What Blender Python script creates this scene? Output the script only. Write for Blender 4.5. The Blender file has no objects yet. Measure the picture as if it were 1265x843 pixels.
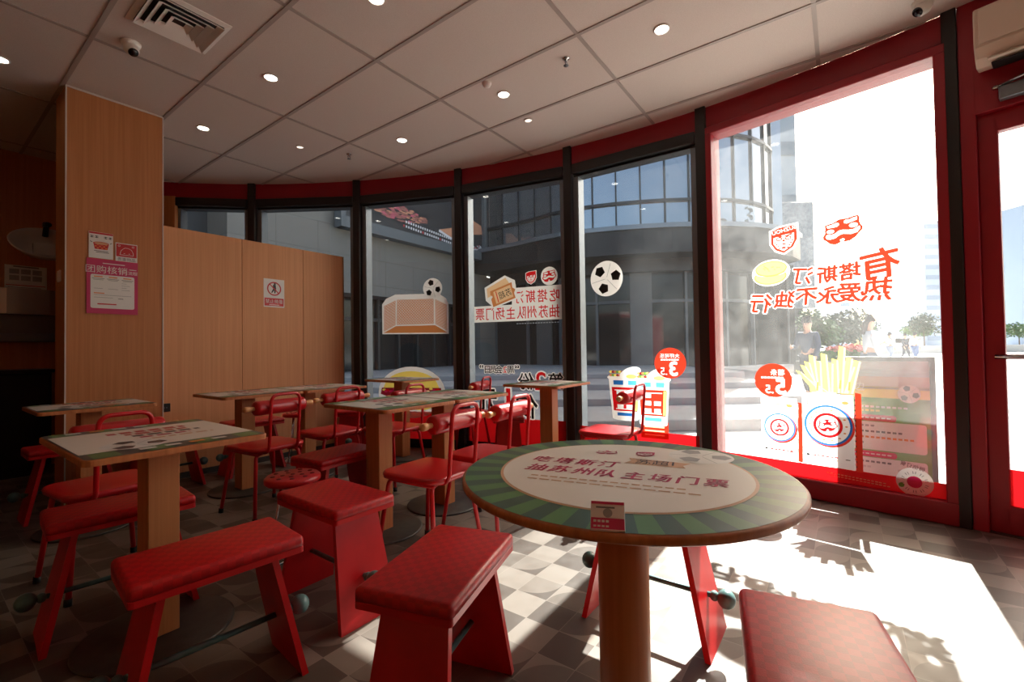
import bpy, bmesh, math, random
import numpy as np
from mathutils import Matrix, Vector
PI = math.pi
random.seed(7)
S = bpy.context.scene
C = S.collection
rad = math.radians

# ------------------------------------------------------------------ camera
CAM_H = 1.07
F_PX, YAW, PITCH, ROLL = 557.0, 0.6315168, 0.01857299, -0.01451622
cam_d = bpy.data.cameras.new('camera')
cam_d.sensor_width = 36.0
cam_d.lens = F_PX / 1265 * 36.0
cam_d.clip_start = 0.02
cam_d.clip_end = 2000
cam = bpy.data.objects.new('camera', cam_d)
C.objects.link(cam)
_f = Vector((math.cos(PITCH) * math.cos(YAW), math.cos(PITCH) * math.sin(YAW), math.sin(PITCH)))
_r0 = Vector((math.sin(YAW), -math.cos(YAW), 0))
_u0 = Vector((-math.sin(PITCH) * math.cos(YAW), -math.sin(PITCH) * math.sin(YAW), math.cos(PITCH)))
_c, _s = math.cos(ROLL), math.sin(ROLL)
_r = _r0 * _c + _u0 * _s
_u = _u0 * _c - _r0 * _s
cam.matrix_world = Matrix(((_r.x, _u.x, -_f.x, 0), (_r.y, _u.y, -_f.y, 0), (_r.z, _u.z, -_f.z, CAM_H), (0, 0, 0, 1)))
S.camera = cam

# ------------------------------------------------------------------ sky, sun, exposure
SUN_EL, SUN_AZ = rad(42), rad(.35)
w = bpy.data.worlds.new('sky')
S.world = w
w.use_nodes = True
nt = w.node_tree
bg = nt.nodes['Background']
sky = nt.nodes.new('ShaderNodeTexSky')
sky.sky_type = 'NISHITA'
sky.sun_disc = False
sky.sun_elevation = SUN_EL
sky.sun_rotation = PI / 2 - SUN_AZ
sky.air_density = 1.0
sky.dust_density = 5.0
wb = nt.nodes.new('ShaderNodeMix'); wb.data_type = 'RGBA'; wb.blend_type = 'MULTIPLY'; wb.inputs[0].default_value = 1.0
wb.inputs[7].default_value = (1.0, 0.92, 0.82, 1.0)      # daylight white balance
nt.links.new(sky.outputs[0], wb.inputs[6]); nt.links.new(wb.outputs[2], bg.inputs[0])
bg.inputs[1].default_value = 0.56
sl = bpy.data.lights.new('sun', 'SUN')
sl.energy = 28.0
sl.angle = rad(0.6)
sl.color = (1.0, 0.95, 0.87)
sun = bpy.data.objects.new('sun', sl)
C.objects.link(sun)
_sd = Vector((math.cos(SUN_EL) * math.cos(SUN_AZ), math.cos(SUN_EL) * math.sin(SUN_AZ), math.sin(SUN_EL)))
sun.rotation_euler = _sd.to_track_quat('Z', 'Y').to_euler()
sun.location = (30, 0, 30)
S.view_settings.view_transform = 'Standard'
S.view_settings.look = 'None'
S.view_settings.gamma = 1.0
S.view_settings.exposure = 0.4
S.view_settings.use_curve_mapping = False
S.cycles.use_denoising = True
S.cycles.max_bounces = 10
S.cycles.transparent_max_bounces = 24
S.cycles.caustics_reflective = False
S.cycles.caustics_refractive = False

# ------------------------------------------------------------------ materials
def lin(c):
    return tuple(((v / 255) / 12.92 if v / 255 <= 0.04045 else ((v / 255 + 0.055) / 1.055) ** 2.4) for v in c) + (1.0,)
MATS = {}
def mat(name, col, rough=0.5, metal=0.0, spec=0.5, coat=0.0):
    if name in MATS: return MATS[name]
    m = bpy.data.materials.new(name); m.use_nodes = True
    b = m.node_tree.nodes['Principled BSDF']
    b.inputs['Base Color'].default_value = lin(col)
    b.inputs['Roughness'].default_value = rough
    b.inputs['Metallic'].default_value = metal
    b.inputs['Specular IOR Level'].default_value = spec
    b.inputs['Coat Weight'].default_value = coat
    MATS[name] = m
    return m
def nodes(m):
    n = m.node_tree.nodes; l = m.node_tree.links
    return n, l, n['Principled BSDF']
def math_node(n, l, op, a, b=None, c=None):
    x = n.new('ShaderNodeMath'); x.operation = op
    for i, v in enumerate((a, b, c)):
        if v is None: continue
        if isinstance(v, (int, float)): x.inputs[i].default_value = v
        else: l.new(v, x.inputs[i])
    return x.outputs[0]
def mixc(n, l, fac, a, b):
    x = n.new('ShaderNodeMix'); x.data_type = 'RGBA'
    if isinstance(fac, (int, float)): x.inputs[0].default_value = fac
    else: l.new(fac, x.inputs[0])
    for i, v in ((6, a), (7, b)):
        if isinstance(v, tuple): x.inputs[i].default_value = v
        else: l.new(v, x.inputs[i])
    return x.outputs[2]
def noisy(name, c1, c2, scale=(8, 8, 8), rough=0.5, detail=4, bump=0.0, bscale=None, spec=0.5, metal=0.0, lo=0.35, hi=0.65, coat=0.0):
    if name in MATS: return MATS[name]
    m = mat(name, c1, rough, metal, spec, coat); n, l, b = nodes(m)
    tc = n.new('ShaderNodeTexCoord'); mp = n.new('ShaderNodeMapping'); mp.inputs['Scale'].default_value = scale
    l.new(tc.outputs['Object'], mp.inputs[0])
    nz = n.new('ShaderNodeTexNoise'); nz.inputs['Scale'].default_value = 1; nz.inputs['Detail'].default_value = detail
    l.new(mp.outputs[0], nz.inputs['Vector'])
    mr = n.new('ShaderNodeMapRange'); mr.inputs[1].default_value = lo; mr.inputs[2].default_value = hi
    l.new(nz.outputs[0], mr.inputs[0])
    l.new(mixc(n, l, mr.outputs[0], lin(c1), lin(c2)), b.inputs['Base Color'])
    if bump:
        n2 = n.new('ShaderNodeTexNoise'); n2.inputs['Scale'].default_value = bscale or 200
        l.new(tc.outputs['Object'], n2.inputs['Vector'])
        bp = n.new('ShaderNodeBump'); bp.inputs['Strength'].default_value = bump; bp.inputs['Distance'].default_value = 0.002
        l.new(n2.outputs[0], bp.inputs['Height']); l.new(bp.outputs[0], b.inputs['Normal'])
    return m
def decal(name, col, trans=0.45, rough=0.45):
    """printed vinyl: part of the daylight behind it comes through"""
    if name in MATS: return MATS[name]
    m = mat(name, col, rough, 0, 0.3); n, l, b = nodes(m)
    t = n.new('ShaderNodeBsdfTranslucent'); t.inputs[0].default_value = lin(col)
    mx = n.new('ShaderNodeMixShader'); mx.inputs[0].default_value = trans
    l.new(b.outputs[0], mx.inputs[1]); l.new(t.outputs[0], mx.inputs[2])
    l.new(mx.outputs[0], n['Material Output'].inputs[0])
    return m
def glass(name, tint, dust=0.02, dustcol=(225, 228, 230)):
    if name in MATS: return MATS[name]
    m = mat(name, tint, 0.05); n, l, b = nodes(m)
    tr = n.new('ShaderNodeBsdfTransparent'); tr.inputs[0].default_value = lin(tint)
    gl = n.new('ShaderNodeBsdfGlossy'); gl.inputs['Roughness'].default_value = 0.0
    lw = n.new('ShaderNodeLayerWeight'); lw.inputs[0].default_value = 0.5
    p = math_node(n, l, 'POWER', lw.outputs['Facing'], 4.0)
    fac = math_node(n, l, 'MULTIPLY_ADD', p, 0.5, 0.035)
    mx = n.new('ShaderNodeMixShader'); l.new(fac, mx.inputs[0]); l.new(tr.outputs[0], mx.inputs[1]); l.new(gl.outputs[0], mx.inputs[2])
    df = n.new('ShaderNodeBsdfTranslucent'); df.inputs[0].default_value = lin(dustcol)
    tc = n.new('ShaderNodeTexCoord'); nz = n.new('ShaderNodeTexNoise'); nz.inputs['Scale'].default_value = 3.0; nz.inputs['Detail'].default_value = 8; nz.inputs['Roughness'].default_value = 0.75
    l.new(tc.outputs['Object'], nz.inputs['Vector'])
    dm = n.new('ShaderNodeMapRange'); dm.inputs[1].default_value = 0.3; dm.inputs[2].default_value = 0.75; dm.inputs[3].default_value = dust * 0.35; dm.inputs[4].default_value = dust * 1.8
    l.new(nz.outputs[0], dm.inputs[0])
    m2 = n.new('ShaderNodeMixShader'); l.new(dm.outputs[0], m2.inputs[0]); l.new(mx.outputs[0], m2.inputs[1]); l.new(df.outputs[0], m2.inputs[2])
    l.new(m2.outputs[0], n['Material Output'].inputs[0])
    return m
def emit(name, col, k):
    if name in MATS: return MATS[name]
    m = mat(name, col, 0.5); n, l, b = nodes(m)
    b.inputs['Emission Color'].default_value = lin(col); b.inputs['Emission Strength'].default_value = k
    return m
def floor_mat():
    m = mat('patterned_floor_tile', (110, 98, 90), 0.42, 0, 0.35); n, l, b = nodes(m)
    geo = n.new('ShaderNodeNewGeometry'); sp = n.new('ShaderNodeSeparateXYZ'); l.new(geo.outputs['Position'], sp.inputs[0])
    T = 0.15
    ux = math_node(n, l, 'DIVIDE', math_node(n, l, 'ADD', sp.outputs[0], -0.14), T)
    uy = math_node(n, l, 'DIVIDE', math_node(n, l, 'ADD', sp.outputs[1], -0.14), T)
    ix = math_node(n, l, 'FLOOR', ux); iy = math_node(n, l, 'FLOOR', uy)
    fx = math_node(n, l, 'SUBTRACT', ux, ix); fy = math_node(n, l, 'SUBTRACT', uy, iy)
    cb = n.new('ShaderNodeCombineXYZ'); l.new(ix, cb.inputs[0]); l.new(iy, cb.inputs[1])
    wn = n.new('ShaderNodeTexWhiteNoise'); wn.noise_dimensions = '3D'; l.new(cb.outputs[0], wn.inputs[0])
    chk = math_node(n, l, 'FRACT', math_node(n, l, 'MULTIPLY', math_node(n, l, 'ADD', ix, iy), 0.5))
    chk = math_node(n, l, 'MULTIPLY', chk, 2.0)
    # leaf: inside both quarter circles
    def d2(cx, cy):
        a = math_node(n, l, 'SUBTRACT', fx, cx); c2 = math_node(n, l, 'SUBTRACT', fy, cy)
        return math_node(n, l, 'SQRT', math_node(n, l, 'ADD', math_node(n, l, 'MULTIPLY', a, a), math_node(n, l, 'MULTIPLY', c2, c2)))
    l1 = math_node(n, l, 'MULTIPLY', math_node(n, l, 'LESS_THAN', d2(0.05, 0.05), 0.93), math_node(n, l, 'GREATER_THAN', wn.outputs[0], 0.72))
    l2 = math_node(n, l, 'MULTIPLY', math_node(n, l, 'LESS_THAN', d2(0.95, 0.95), 0.93), math_node(n, l, 'LESS_THAN', wn.outputs[0], 0.26))
    leaf = math_node(n, l, 'MAXIMUM', l1, l2)
    tone = math_node(n, l, 'ABSOLUTE', math_node(n, l, 'SUBTRACT', chk, math_node(n, l, 'MULTIPLY', leaf, 0.75)))
    jit = math_node(n, l, 'MULTIPLY_ADD', wn.outputs[0], 0.3, -0.15)
    nz = n.new('ShaderNodeTexNoise'); nz.inputs['Scale'].default_value = 14; nz.inputs['Detail'].default_value = 6; l.new(geo.outputs['Position'], nz.inputs['Vector'])
    jit2 = math_node(n, l, 'MULTIPLY_ADD', nz.outputs[0], 0.5, -0.25)
    tone = math_node(n, l, 'ADD', math_node(n, l, 'ADD', tone, jit), jit2)
    tone.node.use_clamp = True
    col = mixc(n, l, tone, lin((74, 64, 57)), lin((118, 108, 99)))
    # grout
    def edge(f): return math_node(n, l, 'LESS_THAN', math_node(n, l, 'MINIMUM', f, math_node(n, l, 'SUBTRACT', 1.0, f)), 0.009)
    g = math_node(n, l, 'MAXIMUM', edge(fx), edge(fy))
    col = mixc(n, l, math_node(n, l, 'MULTIPLY', g, 0.45), col, lin((138, 128, 119)))
    sx = math_node(n, l, 'DIVIDE', math_node(n, l, 'SUBTRACT', sp.outputs[0], 2.24), .14); sy = math_node(n, l, 'DIVIDE', math_node(n, l, 'SUBTRACT', sp.outputs[1], -.36), .10)
    sr = math_node(n, l, 'SQRT', math_node(n, l, 'ADD', math_node(n, l, 'MULTIPLY', sx, sx), math_node(n, l, 'MULTIPLY', sy, sy)))
    n2 = n.new('ShaderNodeTexNoise'); n2.inputs['Scale'].default_value = 22; n2.inputs['Detail'].default_value = 5; l.new(geo.outputs['Position'], n2.inputs['Vector'])
    stn = math_node(n, l, 'GREATER_THAN', math_node(n, l, 'SUBTRACT', math_node(n, l, 'MULTIPLY', n2.outputs[0], 1.5), math_node(n, l, 'MULTIPLY', sr, .5)), 0.36)
    col = mixc(n, l, math_node(n, l, 'MULTIPLY', stn, 0.75), col, lin((66, 58, 46)))
    l.new(col, b.inputs['Base Color'])
    l.new(math_node(n, l, 'MULTIPLY_ADD', nz.outputs[0], 0.25, 0.28), b.inputs['Roughness'])
    return m
def stone_mat(name, c1, c2, sx=1.2, sz=0.8):
    m = mat(name, c1, 0.6); n, l, b = nodes(m)
    tc = n.new('ShaderNodeTexCoord')
    br = n.new('ShaderNodeTexBrick'); br.inputs['Scale'].default_value = 1; br.offset = 0.0
    br.inputs['Color1'].default_value = lin(c1); br.inputs['Color2'].default_value = lin(c2); br.inputs['Mortar'].default_value = lin(tuple(int(v * .6) for v in c1))
    br.inputs['Mortar Size'].default_value = 0.006; br.inputs['Brick Width'].default_value = sx; br.inputs['Row Height'].default_value = sz
    l.new(tc.outputs['UV'], br.inputs['Vector']); 
    nz = n.new('ShaderNodeTexNoise'); nz.inputs['Scale'].default_value = 3; nz.inputs['Detail'].default_value = 6; l.new(tc.outputs['Object'], nz.inputs['Vector'])
    l.new(mixc(n, l, math_node(n, l, 'MULTIPLY', nz.outputs[0], 0.25), br.outputs[0], lin(tuple(int(v * .7) for v in c1))), b.inputs['Base Color'])
    return m
def leather_mat(name, c1, c2):
    """red woven leatherette with a faint check"""
    m = mat(name, c1, 0.38, 0, 0.45); n, l, b = nodes(m)
    tc = n.new('ShaderNodeTexCoord'); ck = n.new('ShaderNodeTexChecker'); ck.inputs['Scale'].default_value = 46
    ck.inputs[1].default_value = lin(c1); ck.inputs[2].default_value = lin(c2); l.new(tc.outputs['Object'], ck.inputs[0])
    l.new(ck.outputs[0], b.inputs['Base Color'])
    nz = n.new('ShaderNodeTexNoise'); nz.inputs['Scale'].default_value = 320; l.new(tc.outputs['Object'], nz.inputs['Vector'])
    bp = n.new('ShaderNodeBump'); bp.inputs['Strength'].default_value = 0.25; bp.inputs['Distance'].default_value = 0.001
    l.new(nz.outputs[0], bp.inputs['Height']); l.new(bp.outputs[0], b.inputs['Normal'])
    return m
WOOD = noisy('oak_veneer', (190, 126, 78), (178, 115, 69), (70, 70, 1.5), 0.5, spec=0.35)
WOODL = noisy('oak_veneer_panel', (214, 156, 112), (205, 146, 102), (70, 70, 1.2), 0.55, spec=0.3)
WOODH = noisy('beech_handle', (222, 170, 112), (205, 150, 94), (40, 40, 40), 0.4)
EDGE = noisy('table_edge_wood', (186, 116, 64), (165, 98, 52), (60, 60, 2), 0.4)
REDM = mat('red_painted_steel', (196, 16, 26), 0.28, 0, 0.5, 0.2)
REDW = noisy('red_lacquered_wood', (190, 16, 22), (178, 12, 18), (12, 12, 12), 0.35)
REDL = leather_mat('red_woven_leatherette', (190, 20, 26), (172, 17, 23))
REDP = mat('red_leatherette', (192, 18, 26), 0.3, 0, 0.6, 0.15)
REDF = mat('red_facade_panel', (152, 13, 34), 0.4)
BLACK = mat('black_aluminium', (26, 22, 21), 0.4)
GREYM = mat('anodised_grey', (120, 126, 132), 0.35, 0.6)
TEAL = noisy('teal_painted_dowel', (84, 122, 120), (70, 104, 104), (30, 30, 30), 0.35)
DARKST = noisy('dark_steel_base', (74, 70, 66), (62, 58, 55), (20, 20, 20), 0.45, metal=0.3)
CHROME = mat('chrome_tube', (190, 190, 190), 0.15, 1.0)
RUBBER = mat('black_rubber', (18, 18, 18), 0.7)
WHITE = mat('white_plastic', (232, 228, 222), 0.4)
CEIL = noisy('mineral_ceiling_tile', (222, 214, 208), (210, 201, 194), (260, 260, 260), 0.85, bump=0.15, bscale=400)
TBAR = mat('ceiling_grid_bar', (172, 162, 156), 0.5)
G1 = glass('clear_window_glass', (222, 227, 229), 0.005)
G6 = glass('dusty_window_glass', (238, 241, 241), 0.025)
D_OR = decal('orange_vinyl', (226, 62, 40), 0.28); D_WH = decal('white_vinyl', (240, 240, 238), 0.5); D_RED = decal('red_vinyl', (214, 22, 28), 0.4)
D_YEL = decal('yellow_vinyl', (250, 226, 110), 0.5); D_BLK = decal('black_vinyl', (26, 24, 24), 0.1); D_CRM = decal('cream_vinyl', (238, 205, 160), 0.45)
D_BRN = decal('orange_brown_vinyl', (214, 140, 84), 0.4); D_BLU = decal('blue_vinyl', (40, 110, 190), 0.4); D_LBL = decal('light_blue_vinyl', (90, 190, 232), 0.4)
D_PNK = decal('pink_vinyl', (206, 40, 96), 0.4); D_GRN = decal('green_vinyl', (110, 170, 70), 0.4); D_DRK = decal('maroon_vinyl', (150, 30, 50), 0.35); D_GRY = decal('grey_vinyl', (150, 155, 158), 0.4)
P_WH = mat('printed_cream', (226, 218, 208), 0.35); P_G1 = mat('printed_dark_green', (58, 84, 66), 0.35); P_G2 = mat('printed_light_green', (86, 128, 72), 0.35)
P_MAG = mat('printed_magenta', (190, 16, 78), 0.35); P_BRN = mat('printed_tan', (206, 158, 118), 0.35); P_BLK = mat('printed_black', (44, 42, 42), 0.35)
P_GRY = mat('printed_grey', (150, 150, 150), 0.35); P_RED = mat('printed_red', (190, 34, 40), 0.35); P_PNK = mat('printed_pink', (206, 40, 90), 0.4); P_PAP = mat('printed_white_paper', (224, 222, 218), 0.45)
P_ORG = mat('printed_orange', (222, 130, 60), 0.4); P_SLA = mat('printed_slate', (62, 70, 70), 0.35); P_DGR = mat('printed_dull_grey', (110, 108, 108), 0.4)

# ------------------------------------------------------------------ mesh builder
class MB:
    def __init__(self): self.v = []; self.f = []; self.m = []; self.sm = []; self.slots = []; self.grow = []
    def slot(self, m):
        if m not in self.slots: self.slots.append(m)
        return self.slots.index(m)
    def add(self, vs, fs, m=None, M=None, smooth=False):
        k = len(self.v); s = self.slot(m) if m is not None else 0
        for p in vs:
            p = Vector(p)
            self.v.append(tuple(M @ p) if M is not None else tuple(p))
        for f in fs:
            self.f.append(tuple(k + i for i in f)); self.m.append(s); self.sm.append(smooth)
        return self
    def bm(self, b, m=None, M=None, smooth=False):
        b.verts.ensure_lookup_table(); b.verts.index_update()
        self.add([v.co.copy() for v in b.verts], [[v.index for v in f.verts] for f in b.faces], m, M, smooth)
        b.free(); return self
    def box(self, lo, hi, m=None, M=None, r=0.0, seg=2, smooth=None):
        b = bmesh.new(); bmesh.ops.create_cube(b, size=1.0)
        for v in b.verts:
            v.co = Vector(((lo[i] + hi[i]) / 2 + v.co[i] * (hi[i] - lo[i]) for i in range(3)))
        if r > 0:
            bmesh.ops.bevel(b, geom=list(b.edges), offset=r, segments=seg, profile=0.5, affect='EDGES', clamp_overlap=True)
        return self.bm(b, m, M, smooth if smooth is not None else False)
    def prism(self, pts, z0, z1, m=None, M=None, smooth=False, inset=0.0, top_round=0.0, n=3):
        """closed outline pts (x, y) counter-clockwise from z0 to z1; top_round rounds the upper edge inwards"""
        k = len(pts); vs = []; rings = []
        def ring(z, off):
            st = len(vs)
            for i in range(k):
                a, p, q = Vector(pts[i - 1]), Vector(pts[i]), Vector(pts[(i + 1) % k])
                d1 = (p - a); d2 = (q - p)
                if d1.length < 1e-9: d1 = d2
                if d2.length < 1e-9: d2 = d1
                nn = (Vector((-d1.y, d1.x)).normalized() + Vector((-d2.y, d2.x)).normalized())
                nn = nn.normalized() if nn.length > 1e-6 else Vector((0, 0))
                vs.append((p.x + nn.x * off, p.y + nn.y * off, z))
            rings.append(st)
        ring(z0, inset)
        if top_round > 0:
            for i in range(n + 1):
                a = PI / 2 * i / n
                ring(z1 - top_round + math.sin(a) * top_round, (1 - math.cos(a)) * top_round)
        else: ring(z1, 0)
        fs = []
        for a, b in zip(rings[:-1], rings[1:]):
            for i in range(k): fs.append((a + i, a + (i + 1) % k, b + (i + 1) % k, b + i))
        fs.append(tuple(range(rings[-1], rings[-1] + k))); fs.append(tuple(reversed(range(rings[0], rings[0] + k))))
        return self.add(vs, fs, m, M, smooth)
    def tube(self, path, r, m=None, n=8, M=None, closed=False, caps=True):
        P = [Vector(p) for p in path]; R = r if isinstance(r, (list, tuple)) else [r] * len(P)
        vs = []; fs = []; up = None; k = len(P)
        for i in range(k):
            if closed: t = P[(i + 1) % k] - P[i - 1]
            else: t = P[min(i + 1, k - 1)] - P[max(i - 1, 0)]
            t.normalize()
            if up is None:
                up = Vector((0, 0, 1)) if abs(t.z) < 0.9 else Vector((1, 0, 0))
            up = (up - t * up.dot(t)); up.normalize(); sd = t.cross(up)
            for j in range(n):
                a = 2 * PI * j / n
                vs.append(P[i] + (up * math.cos(a) + sd * math.sin(a)) * R[i])
        for i in range(k if closed else k - 1):
            a = i * n; b = ((i + 1) % k) * n
            for j in range(n): fs.append((a + j, b + j, b + (j + 1) % n, a + (j + 1) % n))
        if caps and not closed:
            fs.append(tuple(range(n))); fs.append(tuple(reversed(range((k - 1) * n, k * n))))
        return self.add(vs, fs, m, M, True)
    def lathe(self, prof, m=None, n=32, M=None, smooth=True):
        """prof: (radius, z) from bottom to top"""
        vs = []; fs = []
        for (r, z) in prof:
            for j in range(n):
                a = 2 * PI * j / n; vs.append((r * math.cos(a), r * math.sin(a), z))
        for i in range(len(prof) - 1):
            for j in range(n): fs.append((i * n + j, i * n + (j + 1) % n, (i + 1) * n + (j + 1) % n, (i + 1) * n + j))
        if prof[0][0] > 1e-6: fs.append(tuple(reversed(range(n))))
        if prof[-1][0] > 1e-6: fs.append(tuple(range((len(prof) - 1) * n, len(prof) * n)))
        return self.add(vs, fs, m, M, smooth)
    def ball(self, c, r, m=None, M=None, n=12):
        b = bmesh.new(); bmesh.ops.create_uvsphere(b, u_segments=n * 2, v_segments=n, radius=1.0)
        rr = (r, r, r) if isinstance(r, (int, float)) else r
        for v in b.verts: v.co = Vector((c[i] + v.co[i] * rr[i] for i in range(3)))
        return self.bm(b, m, M, True)
    # flat printing: x right, y up, layer towards the viewer
    def poly(self, pts, m, layer=0, M=None):
        return self.add([(p[0], p[1], layer * 0.0007) for p in pts], [tuple(range(len(pts)))], m, M)
    def disc(self, cx, cy, rx, m, layer=0, M=None, ry=None, n=36, a0=0, rot=0):
        ry = ry or rx; co, si = math.cos(rot), math.sin(rot)
        return self.poly([(cx + rx * math.cos(2 * PI * i / n) * co - ry * math.sin(2 * PI * i / n) * si, cy + rx * math.cos(2 * PI * i / n) * si + ry * math.sin(2 * PI * i / n) * co) for i in range(n)], m, layer, M)
    def ring(self, cx, cy, r0, r1, m, layer=0, M=None, n=40):
        vs = []; fs = []
        for i in range(n):
            a = 2 * PI * i / n
            vs += [(cx + r0 * math.cos(a), cy + r0 * math.sin(a), layer * .0007), (cx + r1 * math.cos(a), cy + r1 * math.sin(a), layer * .0007)]
        for i in range(n):
            j = (i + 1) % n; fs.append((2 * i, 2 * i + 1, 2 * j + 1, 2 * j))
        return self.add(vs, fs, m, M)
    def rect(self, x0, y0, x1, y1, m, layer=0, M=None): return self.poly([(x0, y0), (x1, y0), (x1, y1), (x0, y1)], m, layer, M)
    def text(self, s, cx, cy, h, m, layer=0, M=None, mirror=False, bold=0.03, rot=0.0, sx=1.0, shear=0.0):
        vs, fs, wdt = text_mesh(s, 0.0); co, si = math.cos(rot), math.sin(rot); out = []
        d = max(0.0, bold - .03) * h
        if d > 0: self.grow.append((len(self.f), len(self.f) + len(fs), d))
        for (x, y) in vs:
            x = x * h * sx + y * h * shear; y = y * h
            if mirror: x = -x
            out.append((cx + x * co - y * si, cy + x * si + y * co, layer * .0007))
        return self.add(out, fs, m, M)
    def flatten(self, px=.0013):
        """overlapping printed shapes become one flat sheet in which the upper colour wins"""
        V = np.array(self.v); x0, y0 = V[:, 0].min() - .02, V[:, 1].min() - .02
        nx = int((V[:, 0].max() + .02 - x0) / px) + 1; ny = int((V[:, 1].max() + .02 - y0) / px) + 1
        img = np.full((ny, nx), -1, int)
        jobs = []; used = set()
        for (a, b, d) in self.grow:
            jobs.append((round(self.v[self.f[a][0]][2], 6), a, range(a, b), d)); used.update(range(a, b))
        for i, f in enumerate(self.f):
            if i not in used: jobs.append((round(self.v[f[0]][2], 6), i, (i,), 0.0))
        jobs.sort(key=lambda j: (j[0], j[1]))
        def fill(P, tgt):
            i0 = max(0, int((P[:, 0].min() - x0) / px - 1)); i1 = min(nx, int((P[:, 0].max() - x0) / px + 2)); j0 = max(0, int((P[:, 1].min() - y0) / px - 1)); j1 = min(ny, int((P[:, 1].max() - y0) / px + 2))
            X = (x0 + (np.arange(i0, i1) + .5) * px)[None, :]; Y = (y0 + (np.arange(j0, j1) + .5) * px)[:, None]
            ins = np.zeros((j1 - j0, i1 - i0), bool)
            for a_, b_ in zip(P, np.roll(P, -1, 0)):
                if a_[1] == b_[1]: continue
                ins ^= ((a_[1] > Y) != (b_[1] > Y)) & (X < (b_[0] - a_[0]) * (Y - a_[1]) / (b_[1] - a_[1]) + a_[0])
            tgt[j0:j1, i0:i1] |= ins
            return i0, i1, j0, j1
        for (_z, i, rng, d) in jobs:
            if not d:
                P = V[list(self.f[i])][:, :2]; m_ = np.zeros((ny, nx), bool); i0, i1, j0, j1 = fill(P, m_)
                img[j0:j1, i0:i1][m_[j0:j1, i0:i1]] = self.m[i]; continue
            m_ = np.zeros((ny, nx), bool)
            for k in rng: fill(V[list(self.f[k])][:, :2], m_)
            r = int(round(d / px)); o_ = m_.copy(); jj, ii = np.nonzero(m_)
            for dy in range(-r, r + 1):
                for dx in range(-r, r + 1):
                    if dx * dx + dy * dy <= r * r: o_[np.clip(jj + dy, 0, ny - 1), np.clip(ii + dx, 0, nx - 1)] = True
            img[o_] = self.m[i]
        out = MB(); out.slots = list(self.slots); live = {}
        def emit_(k, j_end):
            (ia, ib, m_), j_st = k, live[k]; n_ = len(out.v)
            xa, xb, ya, yb = x0 + ia * px, x0 + ib * px, y0 + j_st * px, y0 + j_end * px
            out.v += [(xa, ya, 0), (xb, ya, 0), (xb, yb, 0), (xa, yb, 0)]; out.f.append((n_, n_ + 1, n_ + 2, n_ + 3)); out.m.append(m_); out.sm.append(False)
        for j in range(ny + 1):
            cur = set()
            if j < ny:
                row = img[j]; cut = np.nonzero(np.diff(row))[0] + 1; e = np.concatenate(([0], cut, [nx]))
                for ia, ib in zip(e[:-1], e[1:]):
                    if row[ia] >= 0: cur.add((int(ia), int(ib), int(row[ia])))
            for k in [k for k in live if k not in cur]: emit_(k, j); del live[k]
            for k in cur: live.setdefault(k, j)
        return out
    def build(self, name, m=None, parent=None, M=None):
        me = bpy.data.meshes.new(name); me.from_pydata(self.v, [], self.f)
        if m is not None: me.materials.append(m)
        else:
            for s in self.slots: me.materials.append(s)
            me.polygons.foreach_set('material_index', self.m)
        me.polygons.foreach_set('use_smooth', self.sm)
        me.update()
        o = bpy.data.objects.new(name, me); C.objects.link(o)
        if parent is not None: o.parent = parent
        if M is not None: o.matrix_local = M
        return o
_tc = {}
def text_mesh(s, bold):
    """outline of the words as flat faces: unit em height, centred"""
    if (s, bold) in _tc: return _tc[(s, bold)]
    cu = bpy.data.curves.new('lettering', 'FONT'); cu.body = s; cu.size = 1.0; cu.offset = bold; cu.resolution_u = 3
    cu.fill_mode = 'FRONT'
    o = bpy.data.objects.new('lettering', cu); C.objects.link(o)
    dg = bpy.context.evaluated_depsgraph_get(); me = o.evaluated_get(dg).to_mesh()
    v = [(p.co.x, p.co.y) for p in me.vertices]; f = [tuple(p.vertices) for p in me.polygons]
    o.evaluated_get(dg).to_mesh_clear()
    bpy.data.objects.remove(o); bpy.data.curves.remove(cu)
    if v:
        x0, x1 = min(p[0] for p in v), max(p[0] for p in v); y0, y1 = min(p[1] for p in v), max(p[1] for p in v)
        v = [(p[0] - (x0 + x1) / 2, p[1] - (y0 + y1) / 2) for p in v]; wd = x1 - x0
    else: wd = 0
    _tc[(s, bold)] = (v, f, wd)
    return _tc[(s, bold)]
def tag(o, label, cat, group=None, kind=None):
    o['label'] = label; o['category'] = cat
    if group: o['group'] = group
    if kind: o['kind'] = kind
    return o
def thing(name, label, cat, loc=(0, 0, 0), rz=0.0, group=None):
    o = bpy.data.objects.new(name, None); o.empty_display_size = 0.05; C.objects.link(o)
    o.location = loc; o.rotation_euler = (0, 0, rz)
    return tag(o, label, cat, group)
def struct(name, mb, m=None, parent=None):
    o = mb.build(name, m, parent)
    if parent is None: o['kind'] = 'structure'
    return o
def struct_empty(name):
    o = bpy.data.objects.new(name, None); o.empty_display_size = 0.05; C.objects.link(o); o['kind'] = 'structure'; return o
def copy_thing(src, loc, rz, label, group=None):
    r = src.copy(); C.objects.link(r); r.location = loc; r.rotation_euler = (0, 0, rz); r['label'] = label
    if group: r['group'] = group
    def rec(a, b):
        for ch in a.children:
            c2 = ch.copy(); C.objects.link(c2); c2.parent = b; rec(ch, c2)
    rec(src, r)
    return r
def rrect(x0, y0, x1, y1, r, n=5):
    p = []
    for (cx, cy, a) in ((x1 - r, y0 + r, -PI / 2), (x1 - r, y1 - r, 0), (x0 + r, y1 - r, PI / 2), (x0 + r, y0 + r, PI)):
        for i in range(n + 1):
            t = a + PI / 2 * i / n; p.append((cx + r * math.cos(t), cy + r * math.sin(t)))
    return p
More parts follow.
